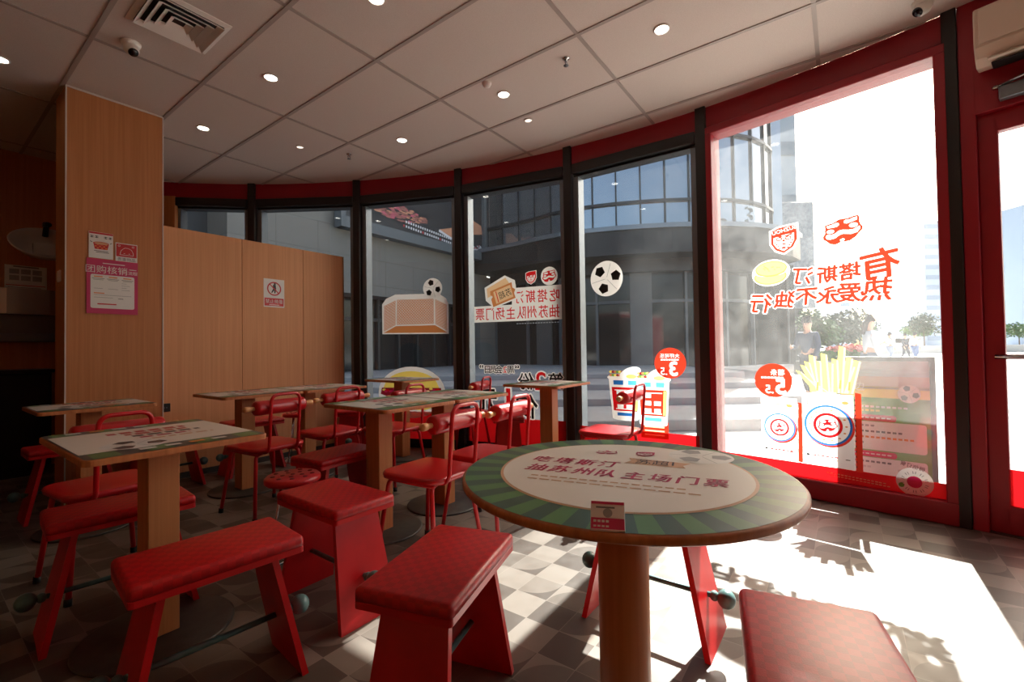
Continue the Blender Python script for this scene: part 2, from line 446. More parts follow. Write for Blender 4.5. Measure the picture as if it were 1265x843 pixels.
def fillet(path, r, n=5):
    """round the corners of a 3-D polyline"""
    P = [Vector(p) for p in path]; out = [P[0]]
    for i in range(1, len(P) - 1):
        a, b, c = P[i - 1], P[i], P[i + 1]; d1 = (a - b); d2 = (c - b)
        k = min(r, d1.length * .49, d2.length * .49); p0 = b + d1.normalized() * k; p1 = b + d2.normalized() * k
        for j in range(n + 1):
            t = j / n; out.append(p0 * (1 - t) ** 2 + b * 2 * t * (1 - t) + p1 * t * t)
    out.append(P[-1]); return out

# ------------------------------------------------------------------ room shell
H = 3.03                                   # ceiling
AC = Vector((-2.849, 1.250)); AR = 6.765   # the curved shop front
def arc(deg, r=AR): return Vector((AC.x + r * math.cos(rad(deg)), AC.y + r * math.sin(rad(deg))))
A_L, A_R = 49.2, -15.75
WT = Vector((math.sin(rad(A_R)), -math.cos(rad(A_R))))      # direction of the wall that holds the door
WN = Vector((WT.y, -WT.x)) ; WN = WN if (AC - arc(A_R)).dot(WN) > 0 else -WN     # into the room
W0 = arc(A_R)
XW, YS, YN = -1.6, -4.6, 6.35
DEND = W0 + WT * 4.15
outline = [(XW, YS), (DEND.x, YS), (DEND.x, DEND.y)] + [tuple(arc(A_R + (A_L - A_R) * i / 40)) for i in range(41)] + [(1.55, YN), (XW, YN)]
fl = MB().prism(outline, -0.12, 0.0)
struct('floor', fl, floor_mat())
struct('ceiling', MB().prism(outline, H, H + 0.12), CEIL)
# T-bar grid of the suspended ceiling
gb = MB()
def inside_y(x):
    d = AR * AR - (x - AC.x) ** 2
    return d
for k in range(-5, 7):                     # bars running along Y at constant X
    x = 1.278 + 0.6 * k + 0.02
    if x < XW + 0.05 or x > 3.85: continue
    y1 = YN if x < 1.55 else min(YN, AC.y + math.sqrt(max(0, AR ** 2 - (x - AC.x) ** 2)))
    y0 = max(YS, W0.y + WT.y * (x - W0.x) / WT.x) if x < W0.x else AC.y - math.sqrt(max(0, AR ** 2 - (x - AC.x) ** 2))
    if x < DEND.x: y0 = YS
    gb.box((x - .012, y0, H - .006), (x + .012, y1, H + .01))
for k in range(-4, 4):                     # bars running along X at constant Y
    y = 3.688 - 1.2 * k
    if y < YS or y > YN: continue
    x1 = AC.x + math.sqrt(max(0, AR ** 2 - (y - AC.y) ** 2)) if y > -0.6 else W0.x + WT.x * (y - W0.y) / WT.y
    gb.box((XW, y - .012, H - .005), (x1 - .01, y + .012, H + .01))
struct('ceiling_grid', gb, TBAR)
# plain walls of the room
struct('wall_south', MB().box((XW - .15, YS - .15, 0), (DEND.x + .1, YS, H)), WOODL)
struct('wall_west', MB().box((XW - .15, YS, 0), (XW, YN, H)), WOODL)
struct('wall_side', MB().add([(1.20, 4.82, 0), (1.29, 4.82, 0), (1.60, 6.36, 0), (1.50, 6.36, 0), (1.20, 4.82, H), (1.29, 4.82, H), (1.60, 6.36, H), (1.50, 6.36, H)], [(3, 2, 1, 0), (4, 5, 6, 7), (0, 1, 5, 4), (1, 2, 6, 5), (2, 3, 7, 6), (3, 0, 4, 7)]), WOOD)
struct('wall_north', MB().box((XW - .15, YN, 0), (1.58, YN + .15, H)), WOOD)
# red fascia over the windows, black head below it
def band(r0, r1, z0, z1, a0, a1, n=10):
    mb = MB(); vs = []; fs = []
    for i in range(n + 1):
        a = a0 + (a1 - a0) * i / n
        for (r, z) in ((r0, z0), (r1, z0), (r1, z1), (r0, z1)): p = arc(a, r); vs.append((p.x, p.y, z))
    for i in range(n):
        for j in range(4): fs.append((4 * i + j, 4 * i + (j + 1) % 4, 4 * i + 4 + (j + 1) % 4, 4 * i + 4 + j))
    fs += [(0, 1, 2, 3), (4 * n + 3, 4 * n + 2, 4 * n + 1, 4 * n)]
    return mb.add(vs, fs)
POSTS = [38.7, 28.2, 17.77, 7.37, -3.0]
EDG = [A_L] + POSTS + [-15.47]
ZF, ZG, ZS = 2.845, 2.755, 0.10             # fascia bottom, glass top, sill top
struct('wall_fascia', band(AR + .0, AR + .22, ZF, H, A_L + .6, -15.2, 48), REDF)
struct('wall_plinth', band(AR + .012, AR + .16, 0.0, .06, A_L, -3.2, 40), BLACK)
pm = {}
for i, a in enumerate(POSTS):
    p = arc(a); t = Vector((-math.sin(rad(a)), math.cos(rad(a))))
    M = Matrix.Translation((p.x, p.y, 0)) @ Matrix.Rotation(rad(a), 4, 'Z')
    struct('trim_%d' % (i + 1), MB().box((-.035, -.040, 0), (.17, .040, H), None, M, .003, 1), BLACK)
struct('trim_6', MB().box((-.03, -.032, 0), (.2, .033, H), None, Matrix.Translation((arc(-15.47).x, arc(-15.47).y, 0)) @ Matrix.Rotation(rad(-15.47), 4, 'Z'), .003, 1), BLACK)
# the panes: window plane matrices, x right seen from inside, y up, z into the room
def wplane(a0, a1, off=0.0):
    p, q = arc(a0), arc(a1); x = (q - p).normalized(); nrm = Vector((x.y, -x.x)); nrm = nrm if (AC - p).dot(nrm) > 0 else -nrm
    o = p + nrm * off
    return Matrix(((x.x, 0, nrm.x, o.x), (x.y, 0, nrm.y, o.y), (0, 1, 0, 0), (0, 0, 0, 1))), (q - p).length
WP = {}
for k in range(1, 7):
    a0, a1 = EDG[k - 1], EDG[k]
    M, L = wplane(a0, a1); WP[k] = M
    W = struct_empty('window_%d' % k)
    red = (k == 6)
    e0, e1 = (0.05, 0.05) if not red else (0.045, 0.04)
    if k == 1: e0 = 0.42
    if not red:
        fb = MB(); zb = -.16
        fb.box((e0, ZG, -.15), (L - e1, ZF + .002, .03), None, M, .004, 1)
        fb.box((e0, ZG - .02, -.14), (L - e1, ZG, -.02), None, M, .003, 1)
        fb.box((e0, .0, -.14), (L - e1, ZS, -.02), None, M, .003, 1)
        fb.build('head_frame', BLACK, W)
        jb = MB()
        jb.box((e0 - .01, ZS, -.15), (e0 + .045, ZG, -.025), None, M, .003, 1)
        jb.box((L - e1 - .045, ZS, -.15), (L - e1 + .01, ZG, -.025), None, M, .003, 1)
        jb.build('jamb_frame', GREYM, W)
        MB().box((e0 + .03, ZS - .01, -.034), (L - e1 - .03, ZG - .01, -.026), None, M).build('glass', G1, W)
    else:
        fb = MB(); t = .055
        fb.box((0.03, 2.79, -.15), (L - .02, ZF + .003, .03), None, M, .006, 1)
        fb.box((0.03, 0, -.15), (L - .02, .135, .03), None, M, .006, 1)
        fb.box((0.03, .13, -.15), (.085, 2.795, .03), None, M, .006, 1)
        fb.box((L - .075, .13, -.15), (L - .02, 2.795, .03), None, M, .006, 1)
        fb.build('red_frame', REDF, W)
        MB().box((.07, .12, -.034), (L - .06, 2.8, -.026), None, M).build('glass', G6, W)
    if k >= 3:   # red film along the foot of the pane
        zt = {3: .40, 4: .36, 5: .33, 6: .23}[k]
        MB().poly([(.07, .09), (L - .07, .09), (L - .07, zt), (.07, zt)], D_RED, 0, M @ Matrix.Translation((0, 0, -.022))).build('red_film', D_RED, W)
struct('trim_7', MB().box((-.06, 0, -.14), (.435, ZF + .01, .04), None, WP[1]), WOOD)
# red side wall with the door
Mw = Matrix(((WT.x, 0, WN.x, W0.x), (WT.y, 0, WN.y, W0.y), (0, 1, 0, 0), (0, 0, 0, 1)))
wd = MB()
wd.box((0, 0, -.2), (.065, H, .015), None, Mw, .003, 1)
wd.box((.06, 2.37, -.2), (4.15, H, .015), None, Mw, .003, 1)
wd.box((2.06, 0, -.2), (2.14, 2.38, .015), None, Mw, .003, 1)
wd.box((3.09, 0, -.2), (4.15, 2.38, .015), None, Mw, .003, 1)
wd.box((2.13, 0, -.2), (3.1, .14, .015), None, Mw, .003, 1)
struct('wall_door_side', wd, REDF)
for k_, x0 in ((1, .064), (2, 1.062)):
    D = struct_empty('door_%d' % k_); x1 = x0 + .998
    db = MB()
    db.box((x0, .004, -.09), (x0 + .082, 2.372, -.03), None, Mw, .004, 1)
    db.box((x1 - .07, .004, -.09), (x1, 2.372, -.03), None, Mw, .004, 1)
    db.box((x0 + .065, 2.26, -.09), (x1 - .065, 2.372, -.03), None, Mw, .004, 1)
    db.box((x0 + .065, .004, -.09), (x1 - .065, .16, -.03), None, Mw, .004, 1)
    db.build('door_frame', REDF, D)
    MB().box((x0 + .055, .15, -.065), (x1 - .055, 2.27, -.057), None, Mw).build('door_glass', G1, D)
    hb = MB(); hb.tube([(x0 + .045, .99, .02), (x1 - .055, .99, .02)], .014, None, 10, Mw); hb.tube([(x0 + .075, .99, .02), (x0 + .075, .99, -.04)], .008, None, 8, Mw); hb.tube([(x1 - .1, .99, .02), (x1 - .1, .99, -.04)], .008, None, 8, Mw)
    hb.build('push_bar', CHROME, D)
    MB().poly([(x0 + .065, .16), (x1 - .065, .16), (x1 - .065, .36), (x0 + .065, .36)], D_RED, 0, Mw @ Matrix.Translation((0, 0, -.053))).build('red_film', D_RED, D)
struct('threshold', MB().box((-.05, -.22, -.11), (3.2, .004, .003), None, Mw), DARKST)
W7 = struct_empty('window_7')
MB().box((2.13, .13, -.065), (3.1, 2.38, -.057), None, Mw).build('glass', G1, W7)

# column and partition
COL = struct_empty('column')
MB().box((.715, 4.48, 0), (1.29, 4.82, H)).build('casing', WOOD, COL)
ct = MB()
for (x, y) in ((.715, 4.48), (1.29, 4.48)): ct.box((x - .004, y - .004, 0), (x + .004, y + .004, H))
ct.box((.71, 4.474, H - .012), (1.295, 4.482, H))
ct.build('corner_bead', mat('white_corner_bead', (205, 196, 190), 0.4), COL)
PART = struct_empty('wall_partition')
YP = 4.62
for i, (x0, x1) in enumerate(((1.29, 1.952), (1.955, 2.558), (2.561, 3.05))):
    MB().box((x0, YP, 0), (x1, YP + .06, 2.165), None, None, .0025, 1).build('panel', WOODL, PART)
MB().box((1.29, YP - .006, 0), (3.05, YP, .05)).build('skirting', DARKST, PART)

# ------------------------------------------------------------------ ceiling fittings
LAMP = emit('downlight_lens', (255, 246, 232), 14.0)
LAMPS = emit('small_spot_lens', (255, 240, 225), 1.2)
def downlight(x, y, r, m, label, group, cat='ceiling light', name='downlight'):
    t = thing(name, label, cat, (x, y, H), 0, group)
    MB().lathe([(r * 1.22, -.001), (r * 1.25, -.005), (r * 1.12, -.011), (r, -.008), (r, -.002)], None, 32).build('trim_ring', WHITE, t)
    MB().lathe([(0.0005, -.006), (r * .7, -.006), (r, -.004), (r, -.002)], None, 32).build('lens', m, t)
    return t
gl = 'bright round downlights in the tiled ceiling'
for (x, y, lab) in ((1.56, 2.04, 'round lit downlight at the top edge of the photo, nearest to the camera'),
                    (1.56, 3.23, 'round lit downlight in the tile beside the square air vent'),
                    (1.56, 4.42, 'round lit downlight just right of the wood column top'),
                    (2.76, 3.25, 'round lit downlight above the middle of the dining tables, by the left sprinkler'),
                    (2.74, 2.05, 'round lit downlight beside the small white smoke detector'),
                    (2.77, .85, 'round lit downlight closest to the big red framed window'),
                    (.39, 4.42, 'round lit downlight left of the wood column, at the left edge of the photo')):
    downlight(x, y, .040, LAMP, lab, gl)
downlight(2.26, 4.12, .028, LAMPS, 'small dim spotlight between the column and the left sprinkler', 'small dim ceiling spots')
downlight(3.18, 2.12, .028, LAMPS, 'small dim spotlight near the red fascia over the window lettering', 'small dim ceiling spots')
sd = thing('smoke_detector', 'small white dome smoke detector beside a downlight in the ceiling', 'smoke detector', (2.55, 2.06, H))
MB().lathe([(.034, 0), (.034, -.01), (.026, -.018), (.026, -.026), (.012, -.034), (.0005, -.035)][::-1], None, 24).build('body', WHITE, sd)
def sprinkler(x, y, lab):
    t = thing('sprinkler', lab, 'sprinkler', (x, y, H), 0, 'fire sprinklers in the ceiling')
    MB().lathe([(.024, 0), (.024, -.004), (.010, -.006), (.010, -.02), (.0005, -.022)][::-1], None, 20).build('escutcheon', CHROME, t)
    f = MB(); f.tube([(.010, 0, -.018), (.014, 0, -.03), (.004, 0, -.046)], .0028); f.tube([(-.010, 0, -.018), (-.014, 0, -.03), (-.004, 0, -.046)], .0028)
    f.build('frame', GREYM, t)
    MB().lathe([(.0005, -.052), (.017, -.051), (.017, -.048), (.004, -.046)], None, 16).build('deflector', GREYM, t)
sprinkler(2.66, 1.46, 'metal sprinkler head near the lit downlight by the big window')
sprinkler(2.64, 3.9, 'metal sprinkler head over the partition wall, farther of the two')
def dome_camera(x, y, rz, lab, tilt):
    t = thing('security_camera', lab, 'security camera', (x, y, H), rz, 'dome security cameras')
    MB().lathe([(.0005, -.035), (.030, -.034), (.050, -.012), (.052, 0)], None, 28).build('mount', WHITE, t)
    M = Matrix.Translation((0, 0, -.035)) @ Matrix.Rotation(rad(tilt), 4, 'Y')
    h = MB().lathe([(.0005, -.052), (.022, -.050), (.036, -.03), (.041, 0), (.034, .025), (.0005, .036)], None, 28, M).build('turret', WHITE, t)
    MB().lathe([(.0005, -.056), (.020, -.055), (.026, -.049), (.0265, -.044)], None, 24, M).build('lens', mat('black_lens', (14, 14, 16), 0.12), h)
dome_camera(.86, 3.56, rad(100), 'white turret security camera on the ceiling next to the air vent', 40)
dome_camera(3.46, -.42, rad(-54), 'white turret security camera at the ceiling edge above the big red window', 50)
# square diffuser
vt = thing('air_vent', 'square louvred air vent in the ceiling at the top left', 'air vent', (.975, 3.11, H))
vs_ = .205
def sqring(o, i, zo, zi, mb):
    vs = [(sx * o, sy * o, zo) for sx, sy in ((-1, -1), (1, -1), (1, 1), (-1, 1))] + [(sx * i, sy * i, zi) for sx, sy in ((-1, -1), (1, -1), (1, 1), (-1, 1))]
    vs += [(v[0], v[1], v[2] + .004) for v in vs]
    fs = []
    for k in range(4):
        j = (k + 1) % 4
        fs += [(k, k + 4, j + 4, j), (k + 8, j + 8, j + 12, k + 12), (k, j, j + 8, k + 8), (k + 4, k + 12, j + 12, j + 4)]
    return mb.add(vs, fs)
sqring(vs_, vs_ - .03, -.004, -.014, MB()).build('frame', WHITE, vt)
for q in range(4):
    o = vs_ - .030 - q * .040
    sqring(o, o - .026, -.026, -.003, MB()).build('louvre', WHITE, vt)
MB().box((-vs_ + .02, -vs_ + .02, -.0015), (vs_ - .02, vs_ - .02, -.0005)).build('throat', mat('vent_throat', (40, 38, 38), 0.8), vt)

# ------------------------------------------------------------------ furniture: tables
def table_print(mb, hx, hy, seed, z):
    """striped green border, cream field with printed shapes"""
    M = Matrix.Translation((0, 0, z))
    rnd = random.Random(seed)
    mb.poly(rrect(-hx, -hy, hx, hy, .02), P_SLA, 0, M)
    n = 7
    for s in (-1, 1):
        for i in range(n):
            if i % 2 and seed not in (7, 10): continue
            x0 = -hx + .02 + (2 * hx - .04) * i / n; x1 = -hx + .02 + (2 * hx - .04) * (i + 1) / n
            mb.rect(x0, min(s * hy, s * (hy - .1)) + (.003 if s < 0 else 0), x1, max(s * hy, s * (hy - .1)) - (.003 if s > 0 else 0), P_G2, 1, M)
    mb.rect(-hx + .004, -hy + .1, hx - .004, hy - .1, P_WH, 2, M)
    # football and headline strokes
    bx, by = -hx + .16, -hy + .17
    ball_print(mb, bx, by, .095, M, 3)
    for i, (x, y, ww, hh, m) in enumerate(((.02, .115, .26, .05, P_RED), (.03, .06, .2, .035, P_RED), (.05, .005, .22, .035, P_BLK), (.03, -.045, .16, .03, P_MAG), (.07, -.1, .2, .022, P_BRN))):
        if seed % 3 == 1 and i == 4: mb.disc(.05, -hy + .13, .1, P_BRN, 3, M, .035)
        k = 0
        while k < ww:
            q = .02 + rnd.random() * .03
            mb.rect(x - ww / 2 + k, y, x - ww / 2 + min(k + q, ww), y + hh, m, 3, M); k += q + .012
    for i in range(4):
        x = -.12 + i * .07; mb.rect(x, -hy + .03, x + .045, -hy + .06, P_PAP if i != 2 else P_ORG, 4, M)
        x = -.2 + i * .07; mb.rect(x, hy - .07, x + .045, hy - .035, P_ORG if i == 1 else P_PAP, 4, M)
def ball_print(mb, cx, cy, r, M, layer, wm=None, bm=None, rot=0.3, mid=True):
    wm = wm or P_PAP; bm = bm or P_BLK
    mb.disc(cx, cy, r, wm, layer, M)
    spots = [(0.62 * math.cos(rot + PI / 2 + 2 * PI * i / 3), 0.62 * math.sin(rot + PI / 2 + 2 * PI * i / 3)) for i in range(3)]
    for i, (x, y) in enumerate(spots):
        a0 = math.atan2(y, x)
        mb.poly([(cx + r * (x + .34 * math.cos(a0 + 2 * PI * j / 5) * (1 if j else .9)), cy + r * (y + .34 * math.sin(a0 + 2 * PI * j / 5))) for j in range(5)], bm, layer + 1, M)
    for i in range(3):
        a = rot + PI / 2 + 2 * PI * i / 3 + PI / 3
        p = (cx + r * .1 * math.cos(a), cy + r * .1 * math.sin(a)); q = (cx + r * .96 * math.cos(a), cy + r * .96 * math.sin(a))
        d = (-math.sin(a) * r * .012, math.cos(a) * r * .012)
        mb.poly([(p[0] - d[0], p[1] - d[1]), (q[0] - d[0], q[1] - d[1]), (q[0] + d[0], q[1] + d[1]), (p[0] + d[0], p[1] + d[1])], P_GRY if wm is P_PAP else D_GRY, layer + 1, M)
def rect_table(x, y, hx, hy, zt, post, label, group, seed, rz=0.0):
    t = thing('dining_table', label, 'table', (x, y, 0), rz, group)
    MB().prism(rrect(-hx, -hy, hx, hy, .025), zt - .021, zt - .001, None, None, False, 0, .004, 2).build('tabletop', EDGE, t)
    p = MB(); table_print(p, hx - .006, hy - .006, seed, zt); p.build('printed_top', None, t)
    px, py = post
    MB().box((px - .05, py - .0625, .012), (px + .05, py + .0625, zt - .021), None, None, .003, 1).build('post', WOOD, t)
    MB().lathe([(.0005, 0), (.245, 0), (.25, .004), (.248, .010), (.24, .012), (.0005, .013)], None, 48, Matrix.Translation((px, py, 0))).build('base_plate', DARKST, t)
    return t
gt = 'rectangular dining tables with printed tops'
rect_table(.59, 2.15, .265, .35, .76, (0.015, 0.0), 'rectangular table with a football print standing nearest the camera on the left', gt, 3)
rect_table(.73, 3.83, .27, .27, .76, (-.01, .0), 'rectangular table at the far left in front of the wood column', gt, 4)
rect_table(1.655, 3.795, .296, .285, .76, (-.02, .03), 'left one of two joined tables along the wooden partition', gt, 5)
rect_table(2.255, 3.795, .296, .285, .76, (-.11, .03), 'right one of two joined tables along the wooden partition', gt, 6)
rect_table(1.787, 2.235, .273, .295, .76, (-.062, .03), 'left one of two joined green-striped tables in the middle of the room', gt, 7)
rect_table(2.338, 2.235, .273, .295, .76, (-.075, .03), 'right one of two joined green-striped tables in the middle of the room', gt, 10)
rect_table(3.02, 3.59, .245, .293, .79, (.02, .03), 'small table at the window with the burger sticker, farthest back', gt, 8)
rect_table(3.34, 2.07, .295, .272, .775, (.02, .0), 'small table at the window under the ticket lettering, right of the back', gt, 9)

# round table with its print
TX, TY, TR, TZ = 1.0818, .4554, .3987, .76
rt = thing('round_table', 'round table with green rays and cream centre print in the foreground', 'table', (TX, TY, 0))
MB().lathe([(.0005, TZ - .019), (TR - .004, TZ - .019), (TR, TZ - .015), (TR, TZ - .005), (TR - .004, TZ - .001), (.0005, TZ - .001)], None, 96).build('tabletop', EDGE, rt)
MB().lathe([(.062, .012), (.062, TZ - .019)], None, 40).build('post', WOOD, rt)
MB().lathe([(.0005, 0), (.27, 0), (.275, .004), (.27, .011), (.0005, .013)], None, 48).build('base_plate', DARKST, rt)
pr = MB(); ta = math.atan2(-.918, .396)
M = Matrix.Translation((0, 0, TZ)) @ Matrix.Rotation(ta + rad(-9.6), 4, 'Z')
NR = 56; R0 = TR - .007
for i in range(NR):
    a, b = 2 * PI * i / NR, 2 * PI * (i + 1) / NR
    pr.poly([(.12 * math.cos(a), .12 * math.sin(a)), (R0 * math.cos(a), R0 * math.sin(a)), (R0 * math.cos((a + b) / 2), R0 * math.sin((a + b) / 2)), (R0 * math.cos(b), R0 * math.sin(b)), (.12 * math.cos(b), .12 * math.sin(b))], P_G1 if i % 2 else P_G2, 0, M)
pr.disc(0, .004, .306, P_BRN, 1, M, None, 72); pr.disc(0, .004, .299, P_WH, 2, M, None, 72)
for e, ly_ in ((-.0016, 3), (0, 3.3), (.0016, 3.6)):
    for i, c in enumerate('吃塔斯汀'): pr.text(c, -.221 + .0603 * i + e, .047, .066, P_MAG, ly_, M, False, 0, 0, .8, .1)
    for i, c in enumerate('抽苏州队主场门票'): pr.text(c, -.209 + .0603 * i + (.004 if i > 3 else 0) + e, -.041, .068, P_MAG, ly_, M, False, 0, 0, .78, .1)
pr.poly([(-.005, .072), (.15, .066), (.142, .09), (.16, .12), (.0, .135), (.01, .105)], P_BRN, 3, M); pr.text('苏超', .065, .1, .05, P_BLK, 4, M, False, 0, 0, .9); pr.rect(.115, .082, .12, .12, P_BLK, 4, M)
for i in range(15):
    pr.rect(-.2 + i * .024, -.118, -.182 + i * .024, -.110, P_BRN, 3, M)
    if i < 13: pr.rect(-.2 + i * .03, -.145, -.176 + i * .03, -.138, P_BRN, 3, M)
ball_print(pr, .185, .215, .085, M, 3, P_PAP, P_GRY, .5)
LOGO_OUT = [(130, 240), (200, 220), (300, 205), (430, 140), (590, 145), (700, 115), (785, 115), (800, 160), (800, 250), (820, 330), (865, 400), (850, 470), (790, 530), (730, 610), (620, 680), (505, 690), (500, 660), (520, 625), (480, 605), (430, 630), (445, 690), (340, 730), (230, 700), (170, 630), (100, 570), (95, 500), (140, 430), (130, 370), (150, 340)]
LOGO_IN = [[(160, 265), (215, 255), (300, 235), (370, 205), (420, 230), (420, 280), (380, 320), (260, 325), (180, 320)],
           [(500, 200), (560, 170), (620, 180), (690, 150), (770, 140), (770, 220), (640, 260), (560, 280), (510, 260)],
           [(245 + 82 * math.cos(i * PI / 8), 405 + 55 * math.sin(i * PI / 8)) for i in range(16)],
           [(690 + 90 * math.cos(i * PI / 8), 330 + 62 * math.sin(i * PI / 8)) for i in range(16)],
           [(120, 520), (150, 470), (240, 490), (330, 460), (400, 400), (490, 390), (600, 415), (700, 420), (780, 375), (830, 350), (840, 420), (780, 510), (660, 540), (580, 520), (490, 500), (420, 520), (330, 590), (230, 610), (150, 590)]]
def logo(mb, cx, cy, wd_, m, mw, layer, M, mirror=False, rot=0.0):
    k = wd_ / 770; co, si = math.cos(rot), math.sin(rot)
    def tr(p):
        x, y = (p[0] - 480) * k * (-1 if mirror else 1), -(p[1] - 420) * k
        return (cx + x * co - y * si, cy + x * si + y * co)
    mb.poly([tr(p) for p in LOGO_OUT], m, layer, M)
    for q in LOGO_IN:
        gx, gy = sum(p[0] for p in q) / len(q), sum(p[1] for p in q) / len(q)
        mb.poly([tr((gx + (p[0] - gx) * .93, gy + (p[1] - gy) * .86)) for p in q], mw, layer + 1, M)
SH = [(-.5, .38), (-.2, .5), (.5, .55), (.52, -.1), (.36, -.42), (.0, -.65), (-.32, -.48), (-.5, -.18)]
def shield(mb, cx, cy, wd_, m, mw, layer, M, mirror=True, outline_=True, txt=True):
    if outline_: mb.poly([(cx + x * wd_ * 1.14, cy + y * wd_ * 1.12) for x, y in SH], mw, layer, M)
    mb.poly([(cx + x * wd_, cy + y * wd_) for x, y in SH], m, layer + 1, M)
    mb.poly([(cx + x * wd_ * .80, cy + (y * .78 - .045) * wd_) for x, y in [(-.5, .16), (0, .26), (.5, .3), (.5, -.1), (.34, -.42), (0, -.65), (-.32, -.46), (-.5, -.18)]], mw, layer + 2, M)
    if txt: mb.text('SUZHOU', cx + .02 * wd_, cy + .37 * wd_, .24 * wd_, mw, layer + 2, M, mirror, .03, rad(9), 1.0)
    # face of the crest: brows, eyes, nose, mouth and mane strokes
    for s in (-1, 1):
        mb.disc(cx + s * .18 * wd_, cy + .0 * wd_, .13 * wd_, m, layer + 3, M, .085 * wd_); mb.disc(cx + s * .18 * wd_, cy + .0 * wd_, .075 * wd_, mw, layer + 4, M, .04 * wd_)
        mb.poly([(cx + s * .05 * wd_, cy + .12 * wd_), (cx + s * .32 * wd_, cy + .19 * wd_), (cx + s * .33 * wd_, cy + .12 * wd_), (cx + s * .06 * wd_, cy + .06 * wd_)], m, layer + 3, M)
        for q in range(4):
            mb.disc(cx + s * (.34 - q * .06) * wd_, cy + (-.13 - q * .095) * wd_, .05 * wd_, m, layer + 3, M, .03 * wd_)
    mb.poly([(cx - .17 * wd_, cy - .26 * wd_), (cx, cy - .2 * wd_), (cx + .17 * wd_, cy - .26 * wd_), (cx, cy - .28 * wd_)], m, layer + 3, M)
    mb.disc(cx, cy - .09 * wd_, .06 * wd_, m, layer + 3, M, .05 * wd_); mb.disc(cx, cy - .41 * wd_, .09 * wd_, m, layer + 3, M, .05 * wd_)
logo(pr, -.07, .182, .062, P_MAG, P_WH, 3, M)
shield(pr, .037, .192, .05, P_MAG, P_WH, 3, M, False, False, False)
pr.build('printed_top', None, rt)
# small card stand on the round table
cs = thing('card_stand', 'small pink and white card stand at the near edge of the round table', 'card stand', (1.0818 + .396 * -.028 + .918 * -.392, .4554 - .918 * -.028 + .396 * -.392, TZ + .0008), ta)
cb = MB(); Mc = Matrix.Rotation(rad(48), 4, 'X')
cb.box((-.029, 0, -.0035), (.029, .052, .0), None, Mc, .0008, 1); cb.box((-.029, .0, 0), (.029, .045, .003), None, None, .0008, 1)
cb.build('holder', mat('clear_acrylic_white', (225, 222, 220), 0.15), cs)
cp = MB(); Mc2 = Mc @ Matrix.Translation((0, 0, .0005))
cp.rect(-.028, .001, .028, .051, P_PAP, 0, Mc2); cp.rect(-.028, .046, .028, .051, P_PNK, 1, Mc2); cp.rect(-.028, .001, .028, .022, P_PNK, 1, Mc2)
cp.rect(-.02, .039, .012, .042, P_DGR, 1, Mc2); cp.disc(0, .031, .008, P_GRY, 1, Mc2)
for i in range(4): cp.rect(-.024 + i * .007, .014, -.019 + i * .007, .018, P_PAP, 2, Mc2); cp.rect(-.024 + i * .007, .006, -.019 + i * .007, .009, P_PAP, 2, Mc2)
cp.build('printed_card', None, cs)

# ------------------------------------------------------------------ furniture: stools
def make_stool(label, group):
    t = thing('wooden_stool', label, 'stool', (0, 0, 0), 0, group)
    MB().prism(rrect(-.225, -.14, .225, .14, .012, 3), .412, .432, None, None, False, 0, .003, 1).build('seat_board', REDW, t)
    pad = MB(); n = 4
    b = bmesh.new(); bmesh.ops.create_cube(b, size=1.0)
    for v in b.verts: v.co = Vector((v.co.x * .452, v.co.y * .282, .432 + (v.co.z + .5) * .034))
    ed = [e for e in b.edges if e.verts[0].co.z > .44 or e.verts[1].co.z > .44]
    bmesh.ops.bevel(b, geom=ed, offset=.016, segments=4, profile=.5, affect='EDGES', clamp_overlap=True)
    pad.bm(b, None, None, True)
    pad.build('seat_pad', REDL, t)
    for s in (-1, 1):
        vs = []; w0, w1 = .098, .128; th = .02
        for (z, w_, x) in ((.412, w0, .135), (0.0, w1, .222)):
            vs += [(s * x, -w_, z), (s * x, w_, z), (s * (x + th), w_, z), (s * (x + th), -w_, z)]
        MB().add(vs, [(0, 1, 2, 3), (7, 6, 5, 4), (0, 4, 5, 1), (1, 5, 6, 2), (2, 6, 7, 3), (3, 7, 4, 0)]).build('leg', REDW, t)
    rd = MB().tube([(-.25, 0, .17), (.25, 0, .17)], .0098, None, 10).build('rod', TEAL, t)
    for s in (-1, 1):
        k = MB(); k.ball((s * .228, 0, .17), (.016, .018, .018)); k.ball((s * .268, 0, .17), (.031, .033, .033)); k.build('knob', TEAL, rd)
    return t
gs = 'red wooden stools with padded tops and teal rods'
ST = [((.952, .957, 0), rad(16.7), 'red wooden stool with padded top in the centre foreground, left of the round table'),
      ((.592, 1.61, 0), rad(-5.3), 'red stool with padded top and teal rod at the front left of the photo'),
      ((.553, 2.41, 0), rad(-4.2), 'red stool under the left dining table, its near end at the far left'),
      ((1.121, 1.777, 0), rad(89.8), 'red stool seen end on beside the round holed seat'),
      ((1.60, 2.50, 0), rad(6), 'dark red stool tucked behind the post of the middle table'),
      ((1.07, .04, 0), rad(12), 'nearest red stool, only its padded top in view at the bottom right'),
      ((1.75, .62, 0), rad(90), 'red stool half hidden behind the round table post, teal knob in the sun'),
      ((.72, 4.29, 0), 0.0, 'red stool in front of the wood column, left of the pair by the wall'),
      ((1.27, 4.36, 0), 0.0, 'red stool against the left end of the wooden partition'),
      ((1.93, 4.36, 0), 0.0, 'red stool between the joined tables and the wooden partition'),
      ((3.40, 2.55, 0), rad(40), 'red stool behind the small window table under the black lettering'),
      ((2.86, 4.22, 0), rad(50), 'red stool end on at the right end of the partition')]
st0 = make_stool(ST[0][2], gs); st0.location = ST[0][0]; st0.rotation_euler = (0, 0, ST[0][1])
for (p, r, lab) in ST[1:]: copy_thing(st0, p, r, lab)

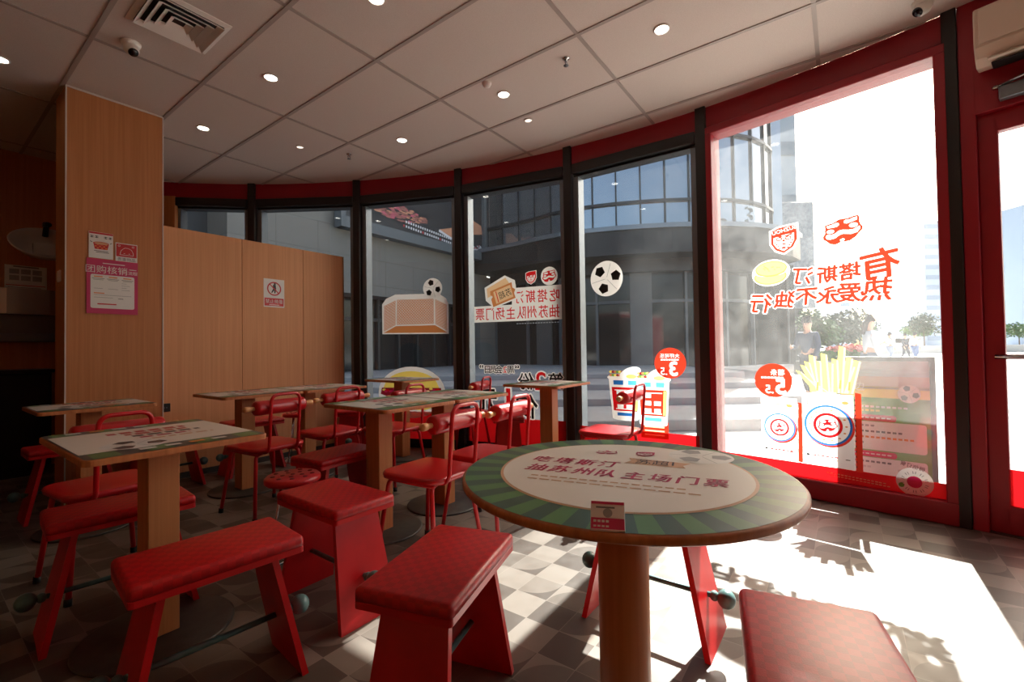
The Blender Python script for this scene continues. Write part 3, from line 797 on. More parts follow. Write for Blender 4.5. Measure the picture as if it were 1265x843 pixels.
# ------------------------------------------------------------------ furniture: tube chairs with a rolling-pin back
def make_chair(label, group):
    t = thing('tube_chair', label, 'chair', (0, 0, 0), 0, group)
    out = rrect(-.19, -.19, .19, .20, .075, 6)
    MB().prism(out, .428, .458, None, None, True, .004, .014, 4).build('seat', REDP, t)
    fr = MB(); fr.tube(fillet([(-.155, -.16, .418), (-.155, .165, .418), (.155, .165, .418), (.155, -.16, .418)], .05), .010, None, 8)
    fr.tube([(-.155, -.10, .418), (.155, -.10, .418)], .009, None, 8); fr.build('seat_frame', REDM, t)
    for sx in (-1, 1):
        for sy in (-1, 1):
            p = fillet([(sx * .08, sy * .13 + .01, .416), (sx * .145, sy * .145 + .01, .412), (sx * .185, sy * .20 + .01, .014)], .05, 6)
            lg = MB().tube(p, .0115, None, 10).build('leg', REDM, t)
            MB().tube([(sx * .1845, sy * .199 + .01, .03), (sx * .186, sy * .201 + .01, .001)], .0145, None, 10).build('foot', RUBBER, lg)
    hp = fillet([(-.095, -.09, .418), (-.10, -.205, .425), (-.10, -.235, .80), (.10, -.235, .80), (.10, -.205, .425), (.095, -.09, .418)], .055, 7)
    MB().tube(hp, .0105, None, 10).build('back_hoop', REDM, t)
    Mx = Matrix.Translation((0, -.165, .715)) @ Matrix.Rotation(PI / 2, 4, 'Y')
    ro = MB().lathe([(.0005, -.172), (.036, -.172), (.045, -.165), (.047, -.15), (.047, .15), (.045, .165), (.036, .172), (.0005, .172)], None, 28, Mx).build('back_roll', REDP, t)
    for s in (-1, 1):
        pf = [(.012, .172), (.013, .178), (.013, .195), (.017, .205), (.019, .228), (.017, .238), (.0005, .241)]
        MB().lathe(pf, None, 18, Mx @ Matrix.Rotation(0 if s > 0 else PI, 4, 'X')).build('handle', WOODH, ro)
    bt = MB()
    for s in (-1, 1): bt.tube([(s * .10, -.228, .715), (s * .10, -.205, .715)], .007, None, 8)
    bt.build('bolt', REDM, t)
    return t
gc = 'red tube chairs with rolling-pin backs'
CH = [((1.658, 1.748, 0), rad(3.6), 'red tube chair pulled up to the middle tables, right next to the round table'),
      ((2.119, 1.738, 0), rad(3.9), 'red tube chair at the right middle table, its roll catching the light'),
      ((1.502, 3.20, 0), rad(5.3), 'red tube chair facing the partition at the left joined table'),
      ((2.038, 3.28, 0), rad(.9), 'red tube chair facing the partition at the right joined table'),
      ((.606, 2.90, 0), rad(5.8), 'red tube chair at the far left table, its hoop showing over the nearer table'),
      ((2.42, 2.98, 0), rad(6), 'red tube chair facing the burger sticker window, mostly behind the middle tables'),
      ((3.37, 3.05, 0), rad(15), 'small far red tube chair between the two window tables'),
      ((3.193, 1.424, 0), rad(.2), 'red tube chair in front of the paper cup stickers, sunlight on its seat')]
ch0 = make_chair(CH[0][2], gc); ch0.location = CH[0][0]; ch0.rotation_euler = (0, 0, CH[0][1])
for (p, r, lab) in CH[1:]: copy_thing(ch0, p, r, lab)

# round holed stools on chrome legs
def make_coal(label, group):
    t = thing('round_stool', label, 'stool', (0, 0, 0), 0, group)
    b = MB().lathe([(.0005, .438), (.118, .438), (.126, .446), (.126, .464), (.116, .474), (.0005, .476)], None, 40); 
    b.build('seat', REDP, t)
    hm = MB()
    for (r, n, o) in ((.0, 1, 0), (.045, 5, .3), (.088, 9, 0)):
        for i in range(n):
            a = 2 * PI * i / n + o
            hm.lathe([(.011, .4750), (.0095, .4772), (.0005, .4765)], None, 14, Matrix.Translation((r * math.cos(a), r * math.sin(a), 0)))
    hm.build('hole', mat('stool_hole_lining', (96, 10, 14), 0.7), t)
    for i in range(3):
        a = 2 * PI * i / 3 + .5
        MB().tube([(.05 * math.cos(a), .05 * math.sin(a), .44), (.075 * math.cos(a), .075 * math.sin(a), .25), (.13 * math.cos(a), .13 * math.sin(a), .006)], .006, None, 8).build('leg', CHROME, t)
    MB().tube([(.13 * math.cos(2 * PI * i / 32), .13 * math.sin(2 * PI * i / 32), .006) for i in range(32)], .006, None, 8, None, True).build('base_ring', CHROME, t)
    return t
cs0 = make_coal('round red stool with holes in its seat, beside the end-on wooden stool', 'round red holed stools'); cs0.location = (1.15, 2.18, 0)
copy_thing(cs0, (2.35, 4.38, 0), 1.0, 'round red stool behind the joined tables, thin chrome leg against the partition')

# ------------------------------------------------------------------ signs on the column, partition and back wall
def wall_M(x, y, z): return Matrix(((1, 0, 0, x), (0, 0, -1, y), (0, 1, 0, z), (0, 0, 0, 1)))   # faces -Y
def sheet(name, label, cat, M, w_, h_, base, draw, group=None):
    mb = MB(); mb.box((-w_ / 2, -h_ / 2, -.002), (w_ / 2, h_ / 2, 0), base)
    draw(mb, Matrix.Identity(4)); o = mb.build(name, None, None, M)
    return tag(o, label, cat, group)
def d_big(mb, M):
    mb.rect(-.148, .2, .148, .205, P_PNK, 1, M)
    mb.text('团购核销', -.035, .128, .062, P_PAP, 1, M, False, .03); mb.text('流程', .118, .118, .030, P_PAP, 1, M, False, .02); mb.rect(.095, .142, .14, .147, P_PAP, 1, M)
    mb.rect(-.06, .172, .07, .178, P_PAP, 1, M)
    mb.poly(rrect(-.128, -.165, .128, .088, .012), P_PAP, 1, M)
    for x in (-.085, 0, .085):
        mb.rect(x - .025, .068, x + .025, .076, P_ORG, 2, M); mb.rect(x - .035, .056, x + .035, .060, P_DGR, 2, M); mb.rect(x - .028, .047, x + .028, .050, P_DGR, 2, M)
    mb.rect(-.11, -.018, -.06, -.015, P_GRY, 2, M); mb.rect(-.03, -.018, .03, -.015, P_GRY, 2, M)
    for i in range(4): mb.rect(.05, .03 - i * .017, .08 + (i % 2) * .02, .033 - i * .017, P_GRY, 2, M)
    mb.rect(-.11, -.055, -.05, -.048, P_ORG, 2, M); mb.rect(-.11, -.066, .11, -.063, P_GRY, 2, M); mb.rect(-.11, -.085, .0, -.082, P_GRY, 2, M)
    mb.rect(-.09, -.137, .02, -.128, P_RED, 2, M); mb.rect(.03, -.09, .06, -.085, P_DGR, 2, M)
    for y in (.03, -.06, -.1): mb.rect(-.148, y, -.13, y + .004, P_MAG, 1, M)
P_POS = mat('poster_pink', (190, 40, 92), 0.45)
sheet('poster', 'large pink poster with a white panel on the wood column', 'poster', wall_M(.975, 4.472, 1.588), .30, .41, P_POS, d_big)
def d_tub(mb, M):
    mb.rect(-.068, .083, .068, .096, P_RED, 1, M)
    for i in range(5):
        if i == 2: continue
        x = -.052 + i * .026; mb.rect(x - .010, .054, x + .010, .058, P_BLK, 1, M); mb.rect(x - .010, .064, x + .010, .068, P_BLK, 1, M); mb.rect(x - .002, .052, x + .002, .070, P_BLK, 1, M)
    mb.poly([(-.045, .015), (.045, .015), (.036, -.03), (-.036, -.03)], P_RED, 1, M)
    for i in range(6):
        for j in range(3):
            if (i + j) % 2: mb.rect(-.036 + i * .012, -.026 + j * .013, -.026 + i * .012, -.016 + j * .013, P_ORG, 2, M)
    mb.disc(0, .015, .045, P_RED, 2, M, .012); mb.disc(0, .014, .04, P_BRN, 3, M, .009)
    mb.rect(-.04, -.045, .04, -.04, P_DGR, 1, M); mb.rect(-.03, -.055, .045, -.05, P_DGR, 1, M)
    for s in (-1, 1):
        mb.poly([(s * .05, .02), (s * .062, .028), (s * .062, .024), (s * .052, .016)], P_BLK, 1, M)
sheet('poster', 'small white poster of a checked red tub above the pink poster', 'poster', wall_M(.906, 4.472, 1.895), .138, .195, P_PAP, d_tub)
def d_bag(mb, M):
    mb.rect(-.062, -.032, .062, .066, P_RED, 1, M)
    o = [(-.04, -.018), (-.034, .012), (-.02, .03), (-.008, .038), (.012, .036), (.03, .026), (.04, .004), (.042, -.018)]
    for a, b in zip(o, o[1:] + o[:1]):
        d = Vector((b[0] - a[0], b[1] - a[1])); nn = Vector((-d.y, d.x)).normalized() * .0016
        mb.poly([(a[0] - nn.x, a[1] - nn.y), (b[0] - nn.x, b[1] - nn.y), (b[0] + nn.x, b[1] + nn.y), (a[0] + nn.x, a[1] + nn.y)], P_PAP, 2, M)
    mb.rect(-.018, -.008, -.010, -.004, P_PAP, 2, M); mb.rect(.012, -.008, .02, -.004, P_PAP, 2, M)
    for x, y in ((-.045, .05), (.04, .05)): mb.ring(x, y, .005, .0075, P_PAP, 2, M, 12)
    mb.text('贵重物品', 0, -.052, .028, P_DGR, 1, M, False, .02)
sheet('sign', 'small red sign with a white outline drawing, right of the tub poster', 'sign', wall_M(1.055, 4.472, 1.862), .132, .145, P_PAP, d_bag)
def d_noleaning(mb, M):
    mb.ring(0, .045, .058, .07, P_RED, 2, M)
    mb.poly([(-.012, .085), (.016, .085), (.02, .045), (.012, .0), (.002, .0), (.0, .03), (-.018, .004), (-.03, .004), (-.012, .04)], P_BLK, 1, M); mb.disc(.006, .094, .010, P_BLK, 1, M)
    mb.poly([(-.05, .088), (-.043, .095), (.05, .002), (.043, -.005)], P_RED, 3, M)
    mb.rect(-.095, -.13, .095, -.05, P_RED, 1, M); mb.text('禁止倚靠', 0, -.083, .044, P_PAP, 2, M, False, .02); mb.rect(-.05, -.121, .05, -.115, P_PAP, 2, M)
sheet('sign', 'white and red no leaning sign on the wooden partition', 'sign', wall_M(2.255, YP - .001, 1.672), .205, .285, P_PAP, d_noleaning)
# black socket at the foot of the column and light switch on its side
so = thing('wall_socket', 'black square wall socket low on the partition beside the column', 'socket', (1.345, YP, .62))
MB().box((-.035, -.012, -.035), (.035, 0, .035), None, None, .003, 2).build('face_plate', BLACK, so)
hs = MB()
for x in (-.008, .008): hs.box((x - .002, -.0135, -.006), (x + .002, -.0115, .006))
hs.build('slot', GREYM, so)
sw = thing('light_switch', 'white light switch on the shaded side of the column', 'switch', (.715, 4.66, 1.66))
MB().box((-.010, -.042, -.042), (0, .042, .042), None, None, .003, 2).build('face_plate', WHITE, sw)
MB().box((-.014, -.028, -.030), (-.009, .028, .030), None, None, .002, 1).build('rocker', WHITE, sw)

# ------------------------------------------------------------------ dark wash corner behind the column
YW = YN
ba = thing('wash_basin', 'white oval basin with a black tap in the dark wash corner at the left', 'basin', (.86, YW - .16, 2.13))
Mb = Matrix.Translation((0, -.05, 0)) @ Matrix.Rotation(rad(62), 4, 'X')
MB().lathe([(.0005, -.11), (.16, -.10), (.26, -.05), (.325, .03), (.33, .045), (.315, .047), (.25, -.02), (.15, -.06), (.0005, -.07)], None, 48, Mb @ Matrix.Diagonal((.82, .52, 1, 1))).build('bowl', mat('glazed_ceramic', (216, 214, 212), 0.15), ba)
tp = MB(); tp.tube(fillet([(-.02, -.04, .09), (-.02, -.10, .20), (-.02, -.22, .17)], .03), .022, None, 10); tp.box((-.045, -.13, .17), (.005, -.05, .21), None, None, .004, 1)
tp.build('tap', BLACK, ba)
MB().box((-.10, -.06, -.10), (.10, .158, .02), None, None, .01, 2).build('wall_bracket', MATS['glazed_ceramic'], ba)
def d_note(mb, M):
    for i in range(3):
        for j in range(2): mb.rect(-.13 + i * .09, .0 + j * .085, -.055 + i * .09, .065 + j * .085, P_GRY, 1, M)
    mb.rect(-.1, .175, .1, .19, P_DGR, 1, M); mb.rect(-.155, -.07, .155, -.06, P_RED, 1, M)
    for i in range(3): mb.rect(-.14, -.10 - i * .03, .12, -.09 - i * .03, P_GRY, 1, M)
sheet('poster', 'white notice with small pictures between the basin and the paper dispenser', 'notice', wall_M(.74, YW - .004, 1.80) @ Matrix.Diagonal((.85, .72, 1, 1)), .33, .40, P_PAP, d_note)
pd = thing('paper_dispenser', 'stainless steel paper towel dispenser in the dark wash corner', 'dispenser', (.74, YW, 1.31))
MB().prism([(-.21, -.12), (-.14, -.15), (.14, -.15), (.21, -.12), (.21, 0), (-.21, 0)], .16, .40, None, None, False).build('cover', mat('brushed_steel', (180, 178, 176), 0.3, 0.9), pd)
MB().box((-.21, -.10, -.10), (.21, 0, .16), None, None, .004, 1).build('body', mat('dispenser_body', (120, 118, 116), 0.4, 0.7), pd)
MB().box((-.2, -.13, -.10), (.2, -.095, -.02), None, None, .004, 1).build('tray', GREYM, pd)
cbn = thing('base_cabinet', 'low black cabinet along the back wall in the dark corner', 'cabinet', (.1, YW - .02, 0))
MB().box((-1.1, -.45, .08), (.75, 0, .92), None, None, .004, 1).build('body', mat('black_laminate', (20, 19, 19), 0.5), cbn)
MB().box((-1.08, -.42, .0), (.73, -.02, .08)).build('plinth', RUBBER, cbn)
MB().box((-1.12, -.47, .92), (.77, 0, .95), None, None, .004, 1).build('worktop', mat('black_stone_top', (28, 27, 27), 0.3), cbn)
for i in range(3):
    x = -1.09 + i * .61
    d = MB().box((x, -.468, .1), (x + .6, -.45, .9), None, None, .003, 1).build('door', mat('black_laminate_door', (24, 23, 23), 0.45), cbn)
    MB().tube([(x + .08, -.485, .8), (x + .08, -.485, .66)], .006).build('handle', GREYM, d)
bn = thing('waste_bin', 'black round topped bin at the left edge, before the wash corner', 'bin', (-.06, 4.05, 0))
MB().lathe([(.17, 0), (.19, .02), (.215, .95), (.215, 1.0)], None, 36).build('body', mat('black_bin', (22, 22, 22), 0.45), bn)
MB().lathe([(.222, .985), (.222, 1.02), (.20, 1.11), (.14, 1.18), (.06, 1.21), (.0005, 1.215)], None, 36).build('lid', mat('black_bin_lid', (28, 28, 28), 0.4), bn)

# ------------------------------------------------------------------ air conditioner and door closer over the door
ac = thing('air_conditioner', 'cream wall mounted air conditioner over the red door', 'air conditioner')
ac.matrix_world = Mw
pf = [(0.015, 2.62), (.05, 2.585), (.13, 2.575), (.175, 2.61), (.205, 2.66), (.212, 2.72), (.21, 2.84), (.20, 2.875), (.17, 2.885), (.015, 2.885)]
b = MB(); x0, x1 = .085, .95
vs = [(x0, y, z) for z, y in pf] + [(x1, y, z) for z, y in pf]; n = len(pf)
b.add(vs, [tuple(range(n)), tuple(reversed(range(n, 2 * n)))] + [(i, n + i, n + (i + 1) % n, (i + 1) % n) for i in range(n)])
CREAM = mat('cream_plastic', (222, 206, 190), 0.4)
o = b.build('body', CREAM, ac)
bv = o.modifiers.new('bevel', 'BEVEL'); bv.width = .008; bv.segments = 3; bv.limit_method = 'ANGLE'
MB().box((x0 + .02, 2.67, .2125), (x1 - .02, 2.86, .218), None, None, .003, 1).build('front_panel', CREAM, ac)
MB().box((x0 + .06, 2.5765, .075), (x1 - .06, 2.581, .165), None, Matrix.Translation((0, -.006, 0))).build('outlet', mat('dark_outlet', (24, 22, 22), 0.6), ac)
MB().box((x0 + .05, 2.585, .165), (x1 - .05, 2.591, .2), None, Matrix.Translation((0, 0, 0)), .002, 1).build('louvre', CREAM, ac)
dc = thing('door_closer', 'silver door closer with a folding arm at the top of the red door', 'door closer'); dc.matrix_world = Mw
MB().box((.16, 2.40, .016), (.42, 2.47, .07), None, None, .006, 2).build('body', GREYM, dc)
am = MB(); am.tube([(.145, 2.475, .05), (.36, 2.478, .16), (.62, 2.475, .06)], .008, None, 8); am.lathe([(.016, 0), (.016, .012)], None, 16, Matrix.Translation((.15, 2.468, .05)) @ Matrix.Rotation(-PI / 2, 4, 'X'))
am.build('arm', CHROME, dc)

# ------------------------------------------------------------------ stickers on the panes (read from the street, so mirrored in here)
_sk = {}
def sticker(name, label, k, draw, cat='sticker', group=None):
    mb = MB(); draw(mb, Matrix.Identity(4)); mb = mb.flatten(); _sk[k] = _sk.get(k, 0) + 1; o = mb.build(name, None, None, WP[k] @ Matrix.Translation((0, 0, _sk[k] * .0004)) @ Matrix.Translation((0, 0, -.0245 + .004)))
    return tag(o, label, cat, group)
def txt_out(mb, s, x, y, h, m, layer, M, rot=0, sx=1.0, bold=.04, ow=.09, shear=0):
    mb.text(s, x, y, h, D_WH, layer, M, True, ow, rot, sx, shear); mb.text(s, x, y, h, m, layer + 1, M, True, bold, rot, sx, shear)
# window 3: goal and football
def d_goal(mb, M):
    mb.poly([(.292, 1.262), (.292, 1.6), (.34, 1.66), (.455, 1.705), (.975, 1.695), (1.06, 1.64), (1.088, 1.58), (1.088, 1.25)], D_WH, 0, M)
    mb.poly([(.306, 1.275), (.46, 1.35), (.93, 1.348), (1.074, 1.265)], D_BRN, 1, M)
    def net(quad, nu, nv):
        mb.poly(quad, D_BRN, 1, M)
        q = [Vector(p) for p in quad]
        def P(u, v): return (q[0] * (1 - u) + q[1] * u) * (1 - v) + (q[3] * (1 - u) + q[2] * u) * v
        def seg(a, b):
            d = (b - a); nn = Vector((-d.y, d.x)).normalized() * .0022
            mb.poly([a - nn, b - nn, b + nn, a + nn], D_WH, 2, M)
        k = nu + nv
        for i in range(1, k):
            u0, v0 = (i / nu, 0) if i <= nu else (1, (i - nu) / nv); u1, v1 = (0, i / nv) if i <= nv else ((i - nv) / nu, 1)
            seg(P(u0, v0), P(u1, v1)); seg(P(1 - u0, v0), P(1 - u1, v1))
    net([(.47, 1.362), (.915, 1.362), (.915, 1.64), (.475, 1.645)], 14, 9)
    net([(.312, 1.29), (.455, 1.362), (.46, 1.64), (.315, 1.58)], 5, 9)
    net([(.932, 1.362), (1.068, 1.285), (1.066, 1.57), (.932, 1.635)], 5, 9)
sticker('goal_sticker', 'sticker of a brown football goal with a white frame on the window', 3, d_goal)
def d_ball3(mb, M): mb.disc(.905, 1.755, .112, D_WH, 3, M); ball_print(mb, .905, 1.755, .104, M, 4, D_WH, D_BLK, .3)
sticker('football_sticker', 'small football sticker at the top right of the goal sticker', 3, d_ball3, 'sticker', 'football stickers on the windows')
def d_burg3(mb, M):
    mb.disc(.64, .61, .40, D_WH, 0, M, .285)
    mb.poly([(.30, .66)] + [(.635 + .325 * math.cos(PI - PI * i / 20), .66 + .185 * math.sin(PI - PI * i / 20)) for i in range(1, 20)] + [(.97, .66)], D_YEL, 1, M)
    r = random.Random(3)
    mb.poly([(.28, .66), (.99, .66), (1.0, .58), (.9, .545), (.4, .545), (.265, .59)], D_DRK, 1, M)
    for i in range(26):
        x = .30 + .67 * r.random(); y = .565 + .085 * r.random(); mb.disc(x, y, .02 + .02 * r.random(), (D_CRM, D_PNK, D_YEL, D_RED)[i % 4], 2, M, .012, 10)
    mb.poly([(.30, .55), (.97, .55), (.94, .46), (.80, .415), (.48, .415), (.33, .46)], D_YEL, 1, M)
sticker('burger_sticker', 'large burger sticker low on the window behind the far table', 3, d_burg3)
# window 4: ticket offer
def d_ticket(mb, M):
    def ln(s, y, x0, x1, h):
        n_ = len(s)
        for i, c in enumerate(s):
            x = x1 - (x1 - x0) * i / (n_ - 1); txt_out(mb, c, x, y, h, D_RED, 1, M, 0, .82)
    mb.poly([(.16, 1.36), (1.135, 1.36), (1.135, 1.70), (.61, 1.70), (.60, 1.53), (.16, 1.53)], D_WH, 0, M)
    ln('吃塔斯汀', 1.603, .68, 1.06, .135); ln('抽苏州队主场门票', 1.445, .23, 1.06, .135)
    a = rad(18); co, si = math.cos(a), math.sin(a)
    def T(p): return (.475 + p[0] * co - p[1] * si, 1.665 + p[0] * si + p[1] * co)
    mb.poly([T(p) for p in [(-.19, -.02), (-.16, .115), (.10, .15), (.19, .06), (.16, -.13), (-.12, -.13)]], D_WH, 2, M)
    mb.poly([T(p) for p in [(-.16, .0), (-.14, .095), (.10, .125), (.13, .03)]], D_CRM, 3, M)
    mb.poly([T(p) for p in [(-.13, -.115), (-.125, -.03), (-.10, -.01), (-.12, .02), (-.11, .055), (.15, .055), (.14, .0), (.165, -.03), (.14, -.06), (.14, -.115)]], D_BRN, 4, M)
    mb.poly([T(p) for p in [(-.085, -.095), (-.08, .035), (.125, .035), (.12, -.095)]], D_CRM, 5, M)
    mb.text('苏超', *T((.04, -.03)), .085, D_BLK, 6, M, True, .03, a, .9); mb.poly([T(p) for p in [(-.06, -.09), (-.05, -.09), (-.045, .03), (-.055, .03)]], D_OR, 6, M)
    for i in range(16): mb.rect(.65 + i * .029, 1.328, .67 + i * .029, 1.337, D_GRY, 1, M)
sticker('ticket_lettering', 'red mirrored two line lettering with a ticket on the middle window', 4, d_ticket, 'window lettering')
def d_sh4(mb, M): shield(mb, .815, 1.80, .105, D_RED, D_WH, 0, M, True, True, False)
sticker('crest_sticker', 'small red shield crest above the ticket lettering, left of the face logo', 4, d_sh4)
def d_lg4(mb, M): mb.disc(1.01, 1.795, .088, D_WH, 0, M, .092); logo(mb, 1.01, 1.795, .145, D_RED, D_WH, 1, M)
sticker('logo_sticker', 'small red face logo above the ticket lettering', 4, d_lg4)
def d_day(mb, M):
    for i, c in enumerate('”日员会2周“'):
        x = .24 + i * .068
        hh = .088 if i not in (0, 6) else .12
        mb.text(c, x, .862 + (.03 if i in (0, 6) else 0), hh, D_WH, 0, M, True, .13); mb.text(c, x, .862 + (.03 if i in (0, 6) else 0), hh, D_RED if i == 4 else D_BLK, 1, M, True, .05)
sticker('lettering_sticker', 'small black mirrored lettering with one red numeral low on the middle window', 4, d_day, 'window lettering')
def d_offer(mb, M):
    for c, x, y, h, m in (('第', 1.06, .75, .17, D_BLK), ('2', .90, .75, .25, D_RED), ('份', .745, .745, .18, D_BLK), ('仅', .74, .49, .26, D_BLK), ('1', .545, .54, .36, D_RED), ('元', .29, .54, .27, D_BLK)):
        mb.text(c, x, y, h, D_WH, 0, M, True, .10, 0, 1.0); mb.text(c, x, y, h, m, 1, M, True, .045, 0, 1.0)
sticker('lettering_sticker', 'big black and red mirrored offer lettering behind the small window table', 4, d_offer, 'window lettering')
# window 5: football, paper cups and the price badge
def d_ball5(mb, M): mb.disc(.367, 1.715, .158, D_WH, 0, M, .165); ball_print(mb, .367, 1.715, .152, M, 1, D_WH, D_BLK, .75)
sticker('football_sticker', 'large football sticker on the pane left of the big red window', 5, d_ball5, 'sticker', 'football stickers on the windows')
def cup(mb, M, x, y0, y1, w0, w1, L, rev):
    mb.poly([(x - w0 / 2, y0), (x + w0 / 2, y0), (x + w1 / 2, y1), (x - w1 / 2, y1)], D_WH, L, M)
    mb.disc(x, y1, w1 / 2 + .012, D_WH, L, M, .035); mb.disc(x, y0, w0 / 2, D_WH, L, M, .02)
    def bandp(a, b, m, u0=-.43, u1=.43, la=1):
        wa = w0 + (w1 - w0) * a; wb = w0 + (w1 - w0) * b; ya = y0 + (y1 - y0) * a; yb = y0 + (y1 - y0) * b
        mb.poly([(x + u0 * wa, ya), (x + u1 * wa, ya), (x + u1 * wb, yb), (x + u0 * wb, yb)], m, L + la, M)
    bandp(.06, .14, D_BLU if not rev else D_LBL, -.3, .3); bandp(.18, .76, D_RED if not rev else D_OR); bandp(.82, .93, D_BLU if not rev else D_LBL, -.36, -.05); bandp(.82, .93, D_LBL, .1, .36)
    bandp(.20, .74, D_YEL, .34, .45, 2)
    for i in range(3):
        for j in range(2): 
            if (i + j) != 3: bandp(.24 + i * .17, .34 + i * .17, D_WH, -.28 + j * .32, -.06 + j * .32, 2)
    bandp(.22, .24, D_WH, -.34, .3, 2); bandp(.68, .70, D_WH, -.34, .3, 2)
    for i in range(12): mb.disc(x - w1 * .42 + (i % 6) * w1 * .07, y1 + .02 + .03 * (i // 6), .018, (D_BRN, D_GRN, D_YEL, D_DRK)[i % 4], L + 2, M, .012, 8)
    mb.disc(x + w1 * .16, y1 + .04, w1 * .33, D_WH, L + 3, M, .05, 24, 0, .35); mb.disc(x + w1 * .2, y1 + .01, .05, D_YEL, L + 4, M, .02, 12)
def d_cups(mb, M):
    cup(mb, M, .525, .43, .80, .24, .31, 0, False); cup(mb, M, .775, .40, .79, .24, .29, 6, True)
    mb.rect(.665, .275, .905, .42, D_OR, 0, M)
    for i in range(3): mb.rect(.70, .30 + i * .035, .87, .312 + i * .035, D_CRM, 1, M)
sticker('paper_cup_sticker', 'sticker of two full paper cups low on the pane beside the big red window', 5, d_cups)
def d_b35(mb, M):
    mb.disc(.928, .932, .132, D_OR, 14, M); mb.text('大杯可乐', .925, .995, .042, D_WH, 15, M, True, .03)
    for i in range(7): mb.rect(.85 + i * .022, .955, .867 + i * .022, .967, D_WH, 15, M)
    mb.text('3', .955, .885, .165, D_WH, 15, M, True, .06); mb.text('.5', .875, .862, .09, D_WH, 15, M, True, .05); mb.text('元', .825, .862, .034, D_BLK, 15, M, True, .02)
sticker('price_badge', 'round orange price badge reading 3.5 above the paper cups', 5, d_b35, 'price badge', 'round orange price badges')
# window 6: slogan, crest, logo, burger, fries
def d_slogan(mb, M):
    for c, x, y, h, r in (('有', 1.115, 1.591, .20, -8), ('塔', .958, 1.562, .115, -5), ('斯', .832, 1.556, .115, -3), ('汀', .684, 1.566, .125, 6),
                          ('热', 1.095, 1.427, .155, 0), ('爱', .951, 1.42, .135, 0), ('永', .833, 1.412, .125, 2), ('不', .705, 1.414, .13, 0), ('独', .568, 1.406, .125, 2), ('行', .41, 1.39, .145, 6)):
        txt_out(mb, c, x, y, h * 1.03, D_OR, 0, M, rad(-r), 1.05, .058, .11, -.1)
sticker('slogan_lettering', 'orange mirrored slogan lettering on the big red framed window', 6, d_slogan, 'window lettering')
def d_logo6(mb, M): logo(mb, .925, 1.842, .222, D_OR, D_WH, 0, M)
sticker('logo_sticker', 'orange face logo at the top of the big red window', 6, d_logo6)
def d_sh6(mb, M): shield(mb, .573, 1.853, .165, D_OR, D_WH, 0, M)
sticker('crest_sticker', 'orange shield crest reading SUZHOU on the big red window', 6, d_sh6)
def d_burg6(mb, M):
    cx, cy = .482, 1.612
    mb.disc(cx, cy, .128, D_WH, 0, M, .098, 36, 0, .08)
    mb.disc(cx - .004, cy - .028, .110, D_BRN, 1, M, .060); mb.disc(cx - .004, cy - .028, .100, D_YEL, 2, M, .051)
    mb.disc(cx, cy + .004, .102, D_WH, 3, M, .030); mb.disc(cx, cy + .002, .096, D_PNK, 4, M, .024); mb.disc(cx, cy + .008, .1, D_CRM, 5, M, .024)
    mb.disc(cx + .002, cy + .03, .107, D_BRN, 6, M, .058); mb.disc(cx + .002, cy + .031, .099, D_YEL, 7, M, .049)
    r = random.Random(2)
    for i in range(14):
        a = r.random() * 6.28; q = r.random() ** .5 * .7; mb.disc(cx + .09 * q * math.cos(a), cy + .04 + .035 * q * math.sin(a), .006, D_BRN, 8, M, .004, 8)
sticker('burger_sticker', 'small yellow burger sticker left of the orange slogan', 6, d_burg6)
